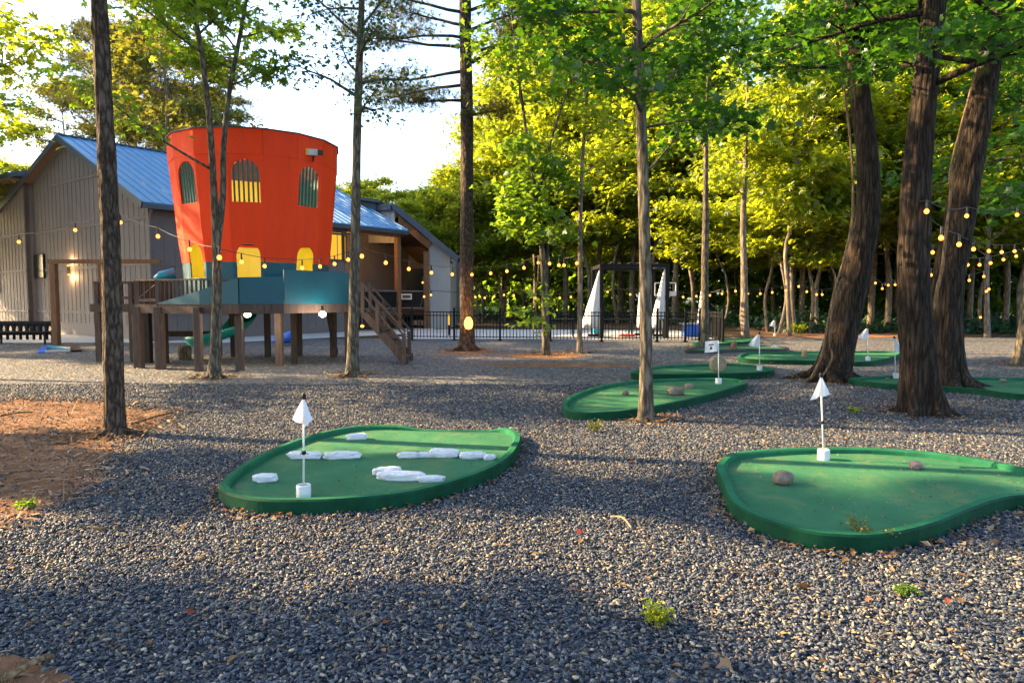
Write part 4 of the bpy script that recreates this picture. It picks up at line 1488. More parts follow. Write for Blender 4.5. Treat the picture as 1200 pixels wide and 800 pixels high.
def limb(mb, rng, start, d, L, r0, clusters, csize, nsub=5, bend=.0, sides=6, t0=.3, subl=.45, flatsub=True):
    p = Vector(start); d = Vector(d).normalized()
    pts = [p.copy()]; n = 7
    for i in range(n):
        d = (d + Vector((rng.gauss(0, .1), rng.gauss(0, .1), bend / n + rng.gauss(0, .07)))).normalized()
        p = p + d * (L / n); pts.append(p.copy())
    mb.tube(pts, [r0 * (1 - .85 * i / n) for i in range(n + 1)], sides)
    side = 1
    for k in range(nsub):
        t = t0 + (1 - t0) * (k + rng.random() * .6) / nsub
        i = min(n - 1, int(t * n)); q = pts[i].lerp(pts[i + 1], t * n - i)
        dd = (pts[i + 1] - pts[i]).normalized()
        hz = Vector((dd.x, dd.y, 0))
        if hz.length < .2: hz = Vector((rng.gauss(0, 1), rng.gauss(0, 1), 0))
        hz.normalize()
        a = side * rng.uniform(.6, 1.15); side = -side
        if hz.length > 0 and abs(dd.z) > .8: a = rng.uniform(0, 6.28)
        sd = Vector((hz.x * math.cos(a) - hz.y * math.sin(a), hz.x * math.sin(a) + hz.y * math.cos(a), rng.uniform(-.1, .35) + dd.z * .4)).normalized()
        sl_ = L * subl * rng.uniform(.55, 1.1) * (1.15 - t * .6)
        e = q + sd * sl_ + Vector((0, 0, -.04 * sl_))
        m = q.lerp(e, .5) + Vector((rng.gauss(0, .04), rng.gauss(0, .04), .05 * sl_)) 
        mb.tube([q, m, e], [r0 * .34, r0 * .2, r0 * .07], 4)
        clusters.append((e, csize * rng.uniform(.7, 1.2))); clusters.append((m, csize * rng.uniform(.6, 1.0)))
    clusters.append((pts[-1], csize)); clusters.append((pts[-2], csize * .8))


def trunk_tube(mb, pts, radii, seg, dz, amp, kfreq, flare=0.0, lobes=5, seed=0, zf=.35):
    """bark with relief: pts resampled every dz"""
    cp = catmull(pts, 12, closed=False)
    # radius interpolation along the list
    rr = []
    m = len(pts) - 1
    for i in range(len(cp)):
        t = i / 12
        k = min(m - 1, int(t)); rr.append(radii[k] + (radii[k + 1] - radii[k]) * (t - k))
    # resample by length
    out, ro = [cp[0]], [rr[0]]
    acc = 0
    for i in range(1, len(cp)):
        a, b_ = cp[i - 1], cp[i]
        Lg = (b_ - a).length
        n = max(1, int(round(Lg / dz)))
        for j in range(1, n + 1):
            out.append(a.lerp(b_, j / n)); ro.append(rr[i - 1] + (rr[i] - rr[i - 1]) * j / n)
    z0 = out[0].z

    def wob(i, a, r, p):
        h = p.z - z0
        x, y = math.cos(a), math.sin(a)
        w = noise.noise((x * kfreq + seed, y * kfreq, h * zf * kfreq))
        w2 = noise.noise((x * kfreq * 2.3, y * kfreq * 2.3 + seed, h * zf * kfreq * 2.6))
        big = noise.noise((x * 1.1, y * 1.1 + seed, h * .5)) * .09
        f = 1 + amp * (.2 - 1.6 * abs(w)) + amp * .5 * w2 + big
        if flare:
            e = math.exp(-max(h, 0) / (.55 * flare + .1))
            f += e * flare * (.55 + .45 * math.cos(lobes * a + seed + .8 * math.sin(2 * a)))
        return r * f
    mb.tube(out, ro, seg, wob=wob)
    return out, ro


def point_on(path, t):
    x = t * (len(path) - 1); i = min(len(path) - 2, int(x))
    return path[i].lerp(path[i + 1], x - i)


def tree(name, label, pts, radii, bark, seg=20, dz=.12, amp=.08, kfreq=3, flare=.35, lobes=5, seed=1, limbs=(), leaf=None, group=None, cat='tree', extra=(), roots=0):
    pts = [Vector(p) for p in pts]
    root = empty(name, pts[0], label, cat, group)
    rng = random.Random(seed)
    pts[0].z -= .03
    mb = MB()
    path, ro = trunk_tube(mb, pts, radii, seg, dz, amp, kfreq, flare, lobes, seed)
    if roots:
        r0 = radii[0]
        for k in range(roots):
            a = 6.283 * (k + rng.uniform(-.25, .25)) / roots + seed
            c_, s_ = math.cos(a), math.sin(a)
            L_ = r0 * rng.uniform(1.6, 3.4)
            tw = rng.uniform(-.5, .5)
            q = [pts[0] + Vector((c_ * r0 * .45, s_ * r0 * .45, r0 * 1.3 + .03)), pts[0] + Vector((c_ * r0 * 1.15, s_ * r0 * 1.15, r0 * .45 + .03)),
                 pts[0] + Vector((math.cos(a + tw * .5) * (r0 + L_ * .5), math.sin(a + tw * .5) * (r0 + L_ * .5), .045)), pts[0] + Vector((math.cos(a + tw) * (r0 + L_), math.sin(a + tw) * (r0 + L_), -.03))]
            mb.tube(catmull(q, 5, False), [r0 * (.42 - .37 * i / 15) for i in range(16)], 8, wob=lambda i, a_, r_, p: r_ * (1 + .25 * noise.noise((a_, i * .6, seed))))
    clusters = []
    for s in limbs:
        n = s.get('n', 8)
        for i in range(n):
            t = s['t'][0] + (s['t'][1] - s['t'][0]) * (i + rng.random() * .7) / n
            q = point_on(path, t)
            r = ro[min(len(ro) - 1, int(t * (len(ro) - 1)))]
            if 'az' in s: a = R(rng.uniform(*s['az']))
            else: a = i * 2.399 + seed + rng.uniform(-.5, .5)
            el = R(rng.uniform(*s.get('el', (5, 40))))
            d = Vector((math.cos(a) * math.cos(el), math.sin(a) * math.cos(el), math.sin(el)))
            L = rng.uniform(*s['L']) * (1 - s.get('taper', .0) * (t - s['t'][0]) / max(.01, s['t'][1] - s['t'][0]))
            limb(mb, rng, q, d, L, min(r * .5, .018 + L * s.get('thick', .014)), clusters, s.get('cs', .35), s.get('nsub', 5), s.get('bend', .0))
    for ex in extra:
        limb(mb, rng, ex['p'], ex['d'], ex['L'], ex['r'], clusters, ex.get('cs', .3), ex.get('nsub', 5), ex.get('bend', 0))
    mb.build('trunk', M[bark], root, smooth=True)
    if leaf and clusters:
        crown_mesh('crown', clusters, leaf['per'], leaf['size'], leaf.get('tpl', 'broad'), M[leaf['mat']], root, leaf.get('flat', .4), leaf.get('tilt', .55), leaf.get('droop', .25))
    return root


# --- pine at the left, only its trunk in the picture
B = G(134, 510); Y = B.y
tree('pine_tree', 'straight pine trunk with plated bark between the dirt patch and the gravel at left', [B, P(130, 300, Y), P(121, 100, Y), P(114, -60, Y), P(112, -330, Y)], [.112, .1, .092, .088, .08],
     'bark_pine', 44, .03, .2, 3.2, .3, 6, 3, roots=5,
     limbs=[dict(t=(.72, 1), n=12, L=(1.6, 3.0), el=(0, 25), cs=.35, nsub=6)], leaf=dict(per=26, size=.16, tpl='needle', mat='needle'))
# --- twin stemmed young tree before the tower
B = G(251, 443); Y = B.y
root = tree('twin_stem_tree', 'young mossy tree with two stems forking in front of the orange tower', [B, P(254, 360, Y), P(254, 290, Y), P(251, 230, Y), P(246, 150, Y - .3), P(236, 60, Y - .6), P(222, -20, Y - .8), P(214, -120, Y - .9)], [.115, .093, .085, .07, .058, .048, .035, .016],
            'bark_gray', 26, .06, .09, 3, .45, 5, 8, roots=6,
            limbs=[dict(t=(.66, 1), n=10, L=(1.2, 2.3), el=(5, 45), cs=.32, nsub=6)], leaf=dict(per=12, size=.15, tpl='star', mat='leaf_mid', flat=.35),
            extra=[dict(p=P(248.5, 199, Y - .08), d=(-.85, -.25, .42), L=2.6, r=.03, cs=.3, nsub=5, bend=.25)])
mb = MB(); cl = []; rng = random.Random(31)
pth = [P(255, 284, Y), P(261, 230, Y + .1), P(262, 170, Y + .2), P(270, 100, Y + .2), P(283, 33, Y + .3), P(294, -40, Y + .4), P(300, -130, Y + .5)]
trunk_tube(mb, pth, [.07, .062, .054, .045, .038, .028, .012], 16, .08, .08, 3, 0, 4, 5)
for i in range(11):
    q = point_on(pth, .5 + .047 * i)
    a = i * 2.4
    limb(mb, rng, q, (math.cos(a), math.sin(a), .4), rng.uniform(1.0, 2.0), .022, cl, .32, 6, .1)
mb.build('second_stem', M['bark_gray'], root, smooth=True)
crown_mesh('crown', cl, 12, .15, 'star', M['leaf_mid'], root, .35)
# --- slim tree with sparse dark leaves against the sky
B = G(413, 441); Y = B.y
tree('slim_tree', 'slim straight tree with sparse dark leaves against the pale sky by the stairs', [B, P(415, 350, Y), P(417, 230, Y), P(420, 110, Y), P(424, 0, Y), P(428, -160, Y)], [.125, .105, .09, .075, .06, .02],
     'bark_gray', 22, .07, .07, 3, .4, 5, 12, roots=5,
     limbs=[dict(t=(.48, .95), n=20, L=(.9, 1.75), el=(5, 45), cs=.24, nsub=6, taper=.3)], leaf=dict(per=9, size=.105, tpl='oval', mat='leaf_dark', flat=.6, tilt=.9))
# --- pine with the lantern
B = G(547, 411); Y = B.y
lr = [(548, 45, -1, .12, 3.2), (541, 55, -1, .05, 3.4), (540, 84, -1, -.02, 3.0), (541, 100, -1, -.3, 2.6), (553, 74, 1, .6, 2.2), (552, 62, 1, .3, 2.6), (545, 15, -1, .1, 3.6), (552, 12, 1, .2, 3.0), (546, 30, -.6, .1, 2.8), (552, 35, .8, .1, 2.4), (546, -15, 1, .2, 3), (546, -20, -1, .2, 3.2), (550, 135, .8, -.12, 1.2), (541, 118, -.9, -.05, 1.6)]
tree('pine_tree', 'tall pine carrying a glowing lantern behind the gravel yard', [B, P(547, 300, Y), P(547, 150, Y), P(545, 0, Y), P(543, -200, Y)], [.225, .2, .188, .17, .12],
     'bark_pine', 36, .06, .1, 3.2, .4, 5, 14, roots=6,
     limbs=[dict(t=(.76, 1), n=14, L=(2.0, 3.4), el=(0, 25), cs=.45, nsub=7)], leaf=dict(per=18, size=.22, tpl='needle', mat='needle', flat=.3),
     extra=[dict(p=P(x, y, Y), d=(sx, -.35 + .25 * (i % 3), ez), L=L_, r=.05, cs=.4, nsub=7, bend=.15) for i, (x, y, sx, ez, L_) in enumerate(lr)])
# --- sapling with big drooping leaf clusters
B = G(640, 416); Y = B.y
tree('sapling', 'sapling with low bright leaf clusters along its stem by the fence', [B, P(638, 340, Y), P(634, 280, Y), P(627, 225, Y), P(612, 120, Y), P(598, 0, Y), P(592, -60, Y)], [.1, .085, .07, .05, .04, .03, .015],
     'bark_gray', 16, .09, .07, 3, .6, 5, 17,
     limbs=[dict(t=(.28, .52), n=14, L=(.6, 1.25), el=(-20, 25), cs=.25, nsub=5, bend=-.4), dict(t=(.55, 1), n=11, L=(1.0, 1.9), el=(10, 45), cs=.34, nsub=5)],
     leaf=dict(per=13, size=.18, tpl='broad', mat='leaf_mid', flat=.5, droop=.7),
     extra=[dict(p=P(632, 300, Y), d=(-.15, -.6, -1), L=2.2, r=.018, cs=.22, nsub=4, bend=-.2), dict(p=P(629, 235, Y), d=(.2, 0, 1), L=6.0, r=.045, cs=.36, nsub=7)])
B = G(679, 414); Y = B.y
tree('slim_tree', 'thin dark stemmed tree just left of the wide closed umbrella', [B, P(680, 330, Y), P(680, 260, Y), P(683, 180, Y), P(690, 80, Y), P(694, -40, Y)], [.085, .07, .06, .05, .035, .015],
     'bark_far', 14, .1, .07, 3, .4, 5, 19,
     limbs=[dict(t=(.45, 1), n=12, L=(1.0, 2.0), el=(5, 45), cs=.38, nsub=5)], leaf=dict(per=16, size=.16, tpl='star', mat='leaf_lit'))
# --- slim gray trunk in the middle distance
B = G(757, 494); Y = B.y
tree('slim_tree', 'slim gray trunk rising in front of the green with brown rocks', [B, P(757, 380, Y), P(755, 260, Y), P(752, 150, Y), P(747, 30, Y), P(742, -90, Y), P(738, -240, Y)], [.084, .077, .072, .066, .058, .048, .028],
     'bark_gray', 26, .05, .08, 3.2, .55, 5, 23, roots=5,
     limbs=[dict(t=(.5, .99), n=16, L=(1.0, 1.9), el=(-5, 30), cs=.26, nsub=6)], leaf=dict(per=15, size=.125, tpl='broad', mat='leaf_near', flat=.35),
     extra=[dict(p=P(754, 205, Y), d=(.7, .5, .75), L=1.5, r=.02, cs=.24, nsub=5), dict(p=P(750, 90, Y), d=(-.6, .2, .75), L=1.3, r=.02, cs=.25, nsub=5),
            dict(p=P(752, 150, Y), d=(.8, -.3, .1), L=1.2, r=.02, cs=.25, nsub=5)])
B = G(826, 409.5); Y = B.y
tree('slim_tree', 'pale slim trunk forking high beside the end of the black fence', [B, P(826, 330, Y), P(827, 260, Y), P(827, 225, Y), P(828, 150, Y), P(832, 20, Y), P(834, -60, Y)], [.13, .11, .1, .085, .055, .035, .015],
     'bark_gray', 18, .09, .07, 3, .4, 5, 27,
     limbs=[dict(t=(.5, 1), n=13, L=(1.4, 2.8), el=(15, 50), cs=.5, nsub=6)], leaf=dict(per=26, size=.16, tpl='broad', mat='leaf_mid'))
B = G(873, 396); Y = B.y
tree('slim_tree', 'bare brown trunk standing on the dirt edge right of the fence', [B, P(872, 320, Y), P(871, 260, Y), P(874, 180, Y), P(876, 80, Y)], [.17, .13, .115, .09, .03],
     'bark_far', 16, .12, .07, 3, .3, 5, 29,
     limbs=[dict(t=(.5, 1), n=9, L=(1.2, 2.4), el=(5, 40), cs=.5, nsub=6)], leaf=dict(per=20, size=.17, tpl='star', mat='leaf_lit'))
# --- the three big trunks
B = G(973, 446); Y = B.y
big1 = tree('leaning_tree', 'big dark trunk leaning right with a vine climbing its left edge', [B, P(984, 400, Y), P(1003, 320, Y), P(1016, 250, Y), P(1016, 180, Y), P(1004, 80, Y), P(998, 0, Y), P(992, -120, Y), P(990, -260, Y)], [.3, .275, .25, .215, .185, .17, .165, .15, .12],
            'bark_big', 56, .035, .1, 3.6, .55, 5, 33, roots=7,
            limbs=[dict(t=(.52, .98), n=15, L=(1.8, 3.4), el=(-15, 25), cs=.36, nsub=7)], leaf=dict(per=21, size=.15, tpl='broad', mat='leaf_near', flat=.3))
mb = MB()
vp = [P(950, 444, Y - .5), P(962, 418, Y - .45), P(969, 385, Y - .42), P(978, 340, Y - .42), P(990, 300, Y - .42), P(999, 250, Y - .42), P(998, 180, Y - .4), P(988, 90, Y - .4), P(980, -20, Y - .4)]
mb.tube(catmull(vp, 6, False), .022, 7)
vp = [P(960, 446, Y - .5), P(975, 420, Y - .45), P(972, 400, Y - .43), P(976, 360, Y - .44), P(984, 330, Y - .43)]
mb.tube(catmull(vp, 6, False), .016, 6)
mb.build('vine', M['vine'], big1, smooth=True)
B = G(1083, 486); Y = B.y
tree('upright_tree', 'big upright furrowed trunk nearest the camera with moss at its foot', [B, P(1076, 420, Y), P(1071, 330, Y), P(1072, 240, Y), P(1079, 150, Y), P(1092, 40, Y), P(1102, -60, Y), P(1110, -220, Y)], [.215, .2, .2, .19, .165, .142, .13, .11],
     'bark_big', 64, .03, .13, 4.2, .75, 5, 37, roots=7,
     limbs=[dict(t=(.56, .98), n=13, L=(1.4, 2.4), el=(-15, 25), cs=.28, nsub=7)], leaf=dict(per=18, size=.12, tpl='broad', mat='leaf_near', flat=.3))
B = G(1112, 456); Y = B.y
big3 = tree('slanting_tree', 'big dark trunk slanting to the upper right with a lit vine on its left', [B, P(1108, 410, Y), P(1110, 340, Y), P(1124, 260, Y), P(1138, 180, Y), P(1156, 90, Y), P(1172, 10, Y), P(1190, -90, Y), P(1210, -250, Y)], [.29, .265, .25, .235, .22, .2, .185, .16, .12],
            'bark_big', 56, .035, .13, 4.0, .5, 5, 41, roots=7,
            limbs=[dict(t=(.54, .98), n=15, L=(1.6, 3.0), el=(-15, 25), cs=.34, nsub=7)], leaf=dict(per=20, size=.145, tpl='broad', mat='leaf_near', flat=.3))
mb = MB()
vp = [P(1096, 362, Y - .33), P(1098, 340, Y - .36), P(1103, 320, Y - .37), P(1107, 290, Y - .37), P(1110, 260, Y - .37), P(1114, 230, Y - .36), P(1114, 200, Y - .35), P(1126, 150, Y - .35), P(1150, 60, Y - .36)]
mb.tube(catmull(vp, 6, False), [.03 - .0002 * i for i in range(49)], 7)
mb.build('vine', M['vine'], big3, smooth=True)
B = G(1193, 428); Y = B.y
tree('slim_tree', 'pale slim trunk at the edge right of the wide green', [B, P(1200, 380, Y), P(1210, 280, Y), P(1214, 150, Y), P(1216, 0, Y)], [.13, .11, .095, .08, .04],
     'bark_gray', 16, .1, .07, 3, .5, 5, 43, limbs=[dict(t=(.4, 1), n=14, L=(1.4, 2.8), el=(0, 30), cs=.45, nsub=6)], leaf=dict(per=16, size=.2, tpl='broad', mat='leaf_near'))

# --- the wood behind: six kinds built once each, then copied
def wood_tree(seed, H_, z0, spread, n, mat, per, size, r, name, tpl='star', lean=.04, nsub=7, low=None):
    rng = random.Random(seed)
    mb = MB(); cl = []
    pts = [Vector((0, 0, -.05))]
    for i in range(1, 7):
        pts.append(Vector((rng.gauss(0, lean) * i, rng.gauss(0, lean) * i, H_ * i / 6)))
    path, ro = trunk_tube(mb, pts, [r * (1 - .13 * i) for i in range(7)], 9, .45, .06, 3, .4, 4, seed)
    for i in range(n):
        t = (z0 + (H_ - z0) * (i + rng.random() * .5) / n) / H_
        a = i * 2.399 + rng.uniform(-.4, .4)
        f = math.sin(math.pi * min(1, .2 + .8 * (t - z0 / H_) / (1 - z0 / H_))) * .75 + .3
        el = R(rng.uniform(-5, 40))
        limb(mb, rng, point_on(path, min(.99, t)), (math.cos(a) * math.cos(el), math.sin(a) * math.cos(el), math.sin(el)), spread * f * rng.uniform(.7, 1.15), r * .3, cl, spread * .17, nsub, .1, sides=4)
    root = empty(name, (0, 0, 0))
    mb.build('trunk', M['bark_far'], root, smooth=True)
    crown_mesh('crown', cl, per, size, tpl, M[mat], root, .38)
    return root


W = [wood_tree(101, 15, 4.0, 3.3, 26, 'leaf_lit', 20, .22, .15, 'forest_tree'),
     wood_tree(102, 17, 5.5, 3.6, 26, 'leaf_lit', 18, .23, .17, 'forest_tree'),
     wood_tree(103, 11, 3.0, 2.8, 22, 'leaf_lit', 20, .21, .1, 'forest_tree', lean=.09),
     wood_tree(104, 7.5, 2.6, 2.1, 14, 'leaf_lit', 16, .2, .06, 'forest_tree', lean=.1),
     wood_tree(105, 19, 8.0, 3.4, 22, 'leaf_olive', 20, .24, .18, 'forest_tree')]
W.append(wood_tree(107, 13, 1.5, 1.25, 26, 'leaf_mid', 22, .22, .13, 'forest_tree', nsub=5))
W2_ = wood_tree(106, 19, 8.5, 3.2, 20, 'needle', 14, .4, .19, 'distant_pine', tpl='needle')
first = {id(w): True for w in W + [W2_]}
WOOD_LABEL = 'slender leafy tree among the many of the dense wood behind the yard'


def put(w, x, y, s=1.0, rz=0.0, label=None, group=None, cat='tree', name=None):
    if first.pop(id(w), None): o = w
    else: o = copy_tree(w)
    if name: o.name = name
    o.location = (x, y, 0); o.rotation_euler = (0, 0, rz); o.scale = (s, s, s * random.uniform(.93, 1.07))
    tag(o, label, cat, group)
    return o


fr = random.Random(77)
GW = 'trees of the dense wood behind the yard'
spots = []
# (px of foot, distance, kind, scale): the front rank read from the photograph
def edge(px):
    q = [(400, 56), (560, 50), (700, 44), (850, 36), (925, 30), (1000, 30.5), (1200, 28.5), (1500, 26)]
    for (a, ya), (b_, yb) in zip(q, q[1:]):
        if px <= b_: return ya + (yb - ya) * (px - a) / (b_ - a)
    return q[-1][1]


front = [(566, 1, 2, .85), (592, 0, 0, .72), (615, 2, 2, 1.15), (640, 0, 1, .88), (662, 1, 0, 1.1), (690, 0, 2, 1.4), (700, 2, 0, 1.2), (724, 0, 3, 1.6), (741, 2, 0, 1.15), (765, 1, 2, 1.3), (790, 2, 1, 1.05), (812, 1, 2, 1.2), (848, 1.5, 3, 1.2),
         (868, 3, 2, .95), (900, 0, 3, 1.25), (913, -.5, 3, 1.35), (926, -1.5, 3, 1.5), (933, .5, 3, 1.45), (950, 1, 2, .9), (958, 3, 2, 1.1), (972, 0, 3, 1.1), (1040, 3, 0, 1.0), (1066, 1, 2, 1.0), (1136, 5, 0, 1.0), (1158, -1, 2, 1.15), (1178, 4, 0, 1.0), (1196, 2, 2, 1.1), (1228, 0, 0, 1.0), (1260, 3, 1, 1.0), (1149, 2, 2, .9), (1020, 4, 1, .95), (1100, 3, 0, 1.05)]
for px, dy, k, s in front:
    y = edge(px) + dy
    spots.append(((px - 600) / 800 * y, y, k, s * (1.12 if px < 800 else 1)))
for i in range(600):
    px = fr.uniform(570, 1330); y = edge(px) + fr.uniform(5, 15)
    x = (px - 600) / 800 * y
    if all((x - q[0]) ** 2 + (y - q[1]) ** 2 > 9 for q in spots):
        k = fr.choice([0, 0, 2, 1, 2, 4])
        spots.append((x, y, k, fr.uniform(.9, 1.15) * (1.2 if y > 42 else 1)))
    if len(spots) > 58: break
for x, y, k, s in spots:
    put(W[k], x, y, s, fr.uniform(0, 6.28), WOOD_LABEL, GW)
# lower sunny trees beyond the porch
for i in range(17):
    px = 405 + i * 11 + fr.uniform(-6, 6); y = fr.uniform(44, 58)
    k = fr.choice([0, 2, 2])
    hgt = 1.6 + (349 - (222 - (px > 505) * (px - 505) * .45 + fr.uniform(-8, 14))) / 800 * y
    put(W[k], (px - 600) / 800 * y, y, hgt / (15 if k == 0 else 11), fr.uniform(0, 6.28), 'lower bushy sunlit tree beyond the porch roof', 'lower trees beyond the porch')
# pines and tall trees behind the house
for px, y, k, s in ((160, 44, 5, 1.02), (206, 40, 4, 1.05), (188, 50, 5, 1.1), (240, 48, 4, 1.0), (130, 54, 5, 1.1), (88, 54, 4, .9), (262, 56, 5, 1.0)):
    put(W2_ if k == 5 else W[4], (px - 600) / 800 * y, y, s, fr.uniform(0, 6.28), 'tall thin crowned tree rising behind the blue house roof', 'tall trees behind the house')
for i in range(6):
    px = -30 + i * 16; y = fr.uniform(50, 58)
    hgt = 1.6 + (349 - fr.uniform(176, 190)) / 800 * y
    put(W[fr.choice([0, 2])], (px - 600) / 800 * y, y, hgt / 17, fr.uniform(0, 6.28), 'low rounded green tree far behind the left wing roof', 'low trees far behind the left wing')

# trees just outside the picture at the left whose shade falls across the yard
for x, y, k, s in SHADE:
    put(W[k], x, y, s, fr.uniform(0, 6.28), 'tall leafy tree at the left edge of the yard shading the gravel', 'trees at the left edge of the yard')

# far wood that reads as one mass, and the undergrowth below it
def mass(name, label, n, fx, size, mat, kind='stuff', tilt=.8):
    cen = np.array([fx() for _ in range(n)])
    v, f = leaf_arrays(cen, size * NR.uniform(.6, 1.3, n), 'star', None, tilt)
    o = np_mesh(name, v, f, M[mat])
    return tag(o, label, 'woods', None, kind)


def far_pt():
    px = fr.uniform(520, 1400); y = edge(px) + 14 + fr.uniform(0, 9); x = (px - 600) / 800 * y
    top = 7 + 4 * sm(4, 14, x) + 3 * noise.noise((x * .3, y * .2, 0))
    return (x, y, top * fr.random() ** .8 + .1)


mass('far_woods', 'dense leafy wood far behind the slender trees', 52000, far_pt, .5, 'leaf_mid')


def under_pt():
    while True:
        px = fr.uniform(540, 1300); y = edge(px) + .3 + fr.uniform(0, 13); x = (px - 600) / 800 * y
        h = max(0, noise.noise((x * .35, y * .35, 3)) + .12)
        if h < .02: continue
        return (x, y, fr.random() * (1.5 * h + .2) + .03)


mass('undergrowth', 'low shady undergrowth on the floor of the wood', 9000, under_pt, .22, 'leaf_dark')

# ------------------------------------------------------------------ gravel stones near the camera
def in_poly(x, y, poly):
    c = False; j = len(poly) - 1
    for i in range(len(poly)):
        xi, yi = poly[i][0], poly[i][1]; xj, yj = poly[j][0], poly[j][1]
        if (yi > y) != (yj > y) and x < (xj - xi) * (y - yi) / (yj - yi + 1e-12) + xi: c = not c
        j = i
    return c


def in_poly_np(X, Y, poly):
    c = np.zeros(len(X), dtype=bool); j = len(poly) - 1
    for i in range(len(poly)):
        xi, yi = poly[i][0], poly[i][1]; xj, yj = poly[j][0], poly[j][1]
        c ^= ((yi > Y) != (yj > Y)) & (X < (xj - xi) * (Y - yi) / (yj - yi + 1e-12) + xi)
        j = i
    return c


def scatter(n, y0, y1, pw=1.0):
    Y = y0 + (y1 - y0) * NR.random(n) ** pw
    X = (NR.random(n) * 2 - 1) * (.8 * Y + 1.1)
    keep = NR.random(n) < (.8 * Y + 1.1) / (.8 * y1 + 1.1)
    return X[keep], Y[keep]


protos = bpy.data.collections.new('stone_shapes')
for i in range(9):
    b = MB(); rs = random.Random(i)
    blob(b, (0, 0, 0), (1, rs.uniform(.34, .64), rs.uniform(.24, .44)), i + 40, 0, .5, 2, .12, 1.1)
    me = bpy.data.meshes.new('stone'); me.from_pydata(b.v, [], b.f); me.materials.append(M['stone_inst'])
    me.polygons.foreach_set('use_smooth', [True] * len(me.polygons))
    protos.objects.link(bpy.data.objects.new('stone', me))
X, Yv = scatter(980000, 1.9, 12.5, 1.0)
# thin out with distance
keep = NR.random(len(X)) < np.clip(1.25 - (Yv - 5.5) * .11, .3, 1)
X, Yv = X[keep], Yv[keep]
jx, jy = NR.normal(0, .1, len(X)), NR.normal(0, .12, len(X))
bad = in_poly_np(X + jx, Yv + jy, [tuple(p) for p in dirt_poly]) & (NR.random(len(X)) > .04) | in_poly_np(X, Yv, [tuple(p) for p in dirt2_poly]) & (NR.random(len(X)) > .05)
for g in GREENS[:3]:
    bad |= in_poly_np(X, Yv, g)
X, Yv = X[~bad], Yv[~bad]
n = len(X)
print('stones', n)
Z = NR.random(n) ** 1.5 * .022 + .003
sc = NR.uniform(.0072, .0162, n) * (1 + np.clip(Yv - 6, 0, 7) * .07)
rot = np.stack([NR.normal(0, .35, n), NR.normal(0, .35, n), NR.uniform(0, 6.283, n)], 1)
me = bpy.data.meshes.new('gravel_stones')
me.vertices.add(n); me.vertices.foreach_set('co', np.stack([X, Yv, Z], 1).astype(np.float32).ravel())
at = me.attributes.new('rot', 'FLOAT_VECTOR', 'POINT'); at.data.foreach_set('vector', rot.astype(np.float32).ravel())
at = me.attributes.new('scl', 'FLOAT', 'POINT'); at.data.foreach_set('value', sc.astype(np.float32))
at = me.attributes.new('pick', 'INT', 'POINT'); at.data.foreach_set('value', NR.integers(0, 9, n).astype(np.int32))
me.materials.append(M['stone_inst'])
go = link(bpy.data.objects.new('gravel_stones', me))
tag(go, 'loose bluish gray gravel stones with scattered tan ones', 'gravel', None, 'stuff')
ng = bpy.data.node_groups.new('scatter_stones', 'GeometryNodeTree')
ng.interface.new_socket('Geometry', in_out='INPUT', socket_type='NodeSocketGeometry')
ng.interface.new_socket('Geometry', in_out='OUTPUT', socket_type='NodeSocketGeometry')
gin, gout = ng.nodes.new('NodeGroupInput'), ng.nodes.new('NodeGroupOutput')
ci = ng.nodes.new('GeometryNodeCollectionInfo'); ci.inputs['Collection'].default_value = protos
ci.inputs['Separate Children'].default_value = True; ci.inputs['Reset Children'].default_value = True
iop = ng.nodes.new('GeometryNodeInstanceOnPoints')


def named(nm, t):
    a = ng.nodes.new('GeometryNodeInputNamedAttribute'); a.data_type = t; a.inputs['Name'].default_value = nm
    return [s for s in a.outputs if s.enabled and s.name == 'Attribute'][0]


iop.inputs['Pick Instance'].default_value = True
ng.links.new(gin.outputs[0], iop.inputs['Points']); ng.links.new(ci.outputs[0], iop.inputs['Instance'])
ng.links.new(named('pick', 'INT'), iop.inputs['Instance Index'])
e2r = ng.nodes.new('FunctionNodeEulerToRotation'); ng.links.new(named('rot', 'FLOAT_VECTOR'), e2r.inputs[0]); ng.links.new(e2r.outputs[0], iop.inputs['Rotation'])
ng.links.new(named('scl', 'FLOAT'), iop.inputs['Scale']); ng.links.new(iop.outputs[0], gout.inputs[0])
md = go.modifiers.new('scatter', 'NODES'); md.node_group = ng

# fallen leaves, needles and wood chips
def T_chip():
    v = [(-.09, 0, 0), (.09, 0, .01), (.1, .5, .05), (-.08, .5, .06), (.06, 1, 0), (-.05, 1, .01)]
    return np.array(v), np.array([(0, 1, 2), (0, 2, 3), (3, 2, 4), (3, 4, 5)])


def T_twig():
    v = [(-.012, 0, 0), (.012, 0, 0), (.014, .5, .03), (-.01, .5, .03), (.006, 1, 0), (-.006, 1, 0)]
    return np.array(v), np.array([(0, 1, 2), (0, 2, 3), (3, 2, 4), (3, 4, 5)])


TPL['chip'] = T_chip(); TPL['twig'] = T_twig()


def litter(name, label, n, region, size, tpl, mat, y0=2, y1=24, z=.02, reject=True, pw=1.0):
    X, Y_ = scatter(n, y0, y1, pw)
    ok = np.ones(len(X), dtype=bool)
    if region is not None: ok &= in_poly_np(X, Y_, [tuple(p) for p in region])
    if reject:
        for g in GREENS: ok &= ~in_poly_np(X, Y_, g)
    X, Y_ = X[ok], Y_[ok]
    cen = np.stack([X, Y_, z + NR.random(len(X)) * .012], 1)
    v, f = leaf_arrays(cen, size * NR.uniform(.5, 1.4, len(X)), tpl, None, .22, 0)
    return tag(np_mesh(name, v, f, M[mat]), label, 'leaf litter', None, 'stuff')


def clumped(n, y0, y1):
    pass


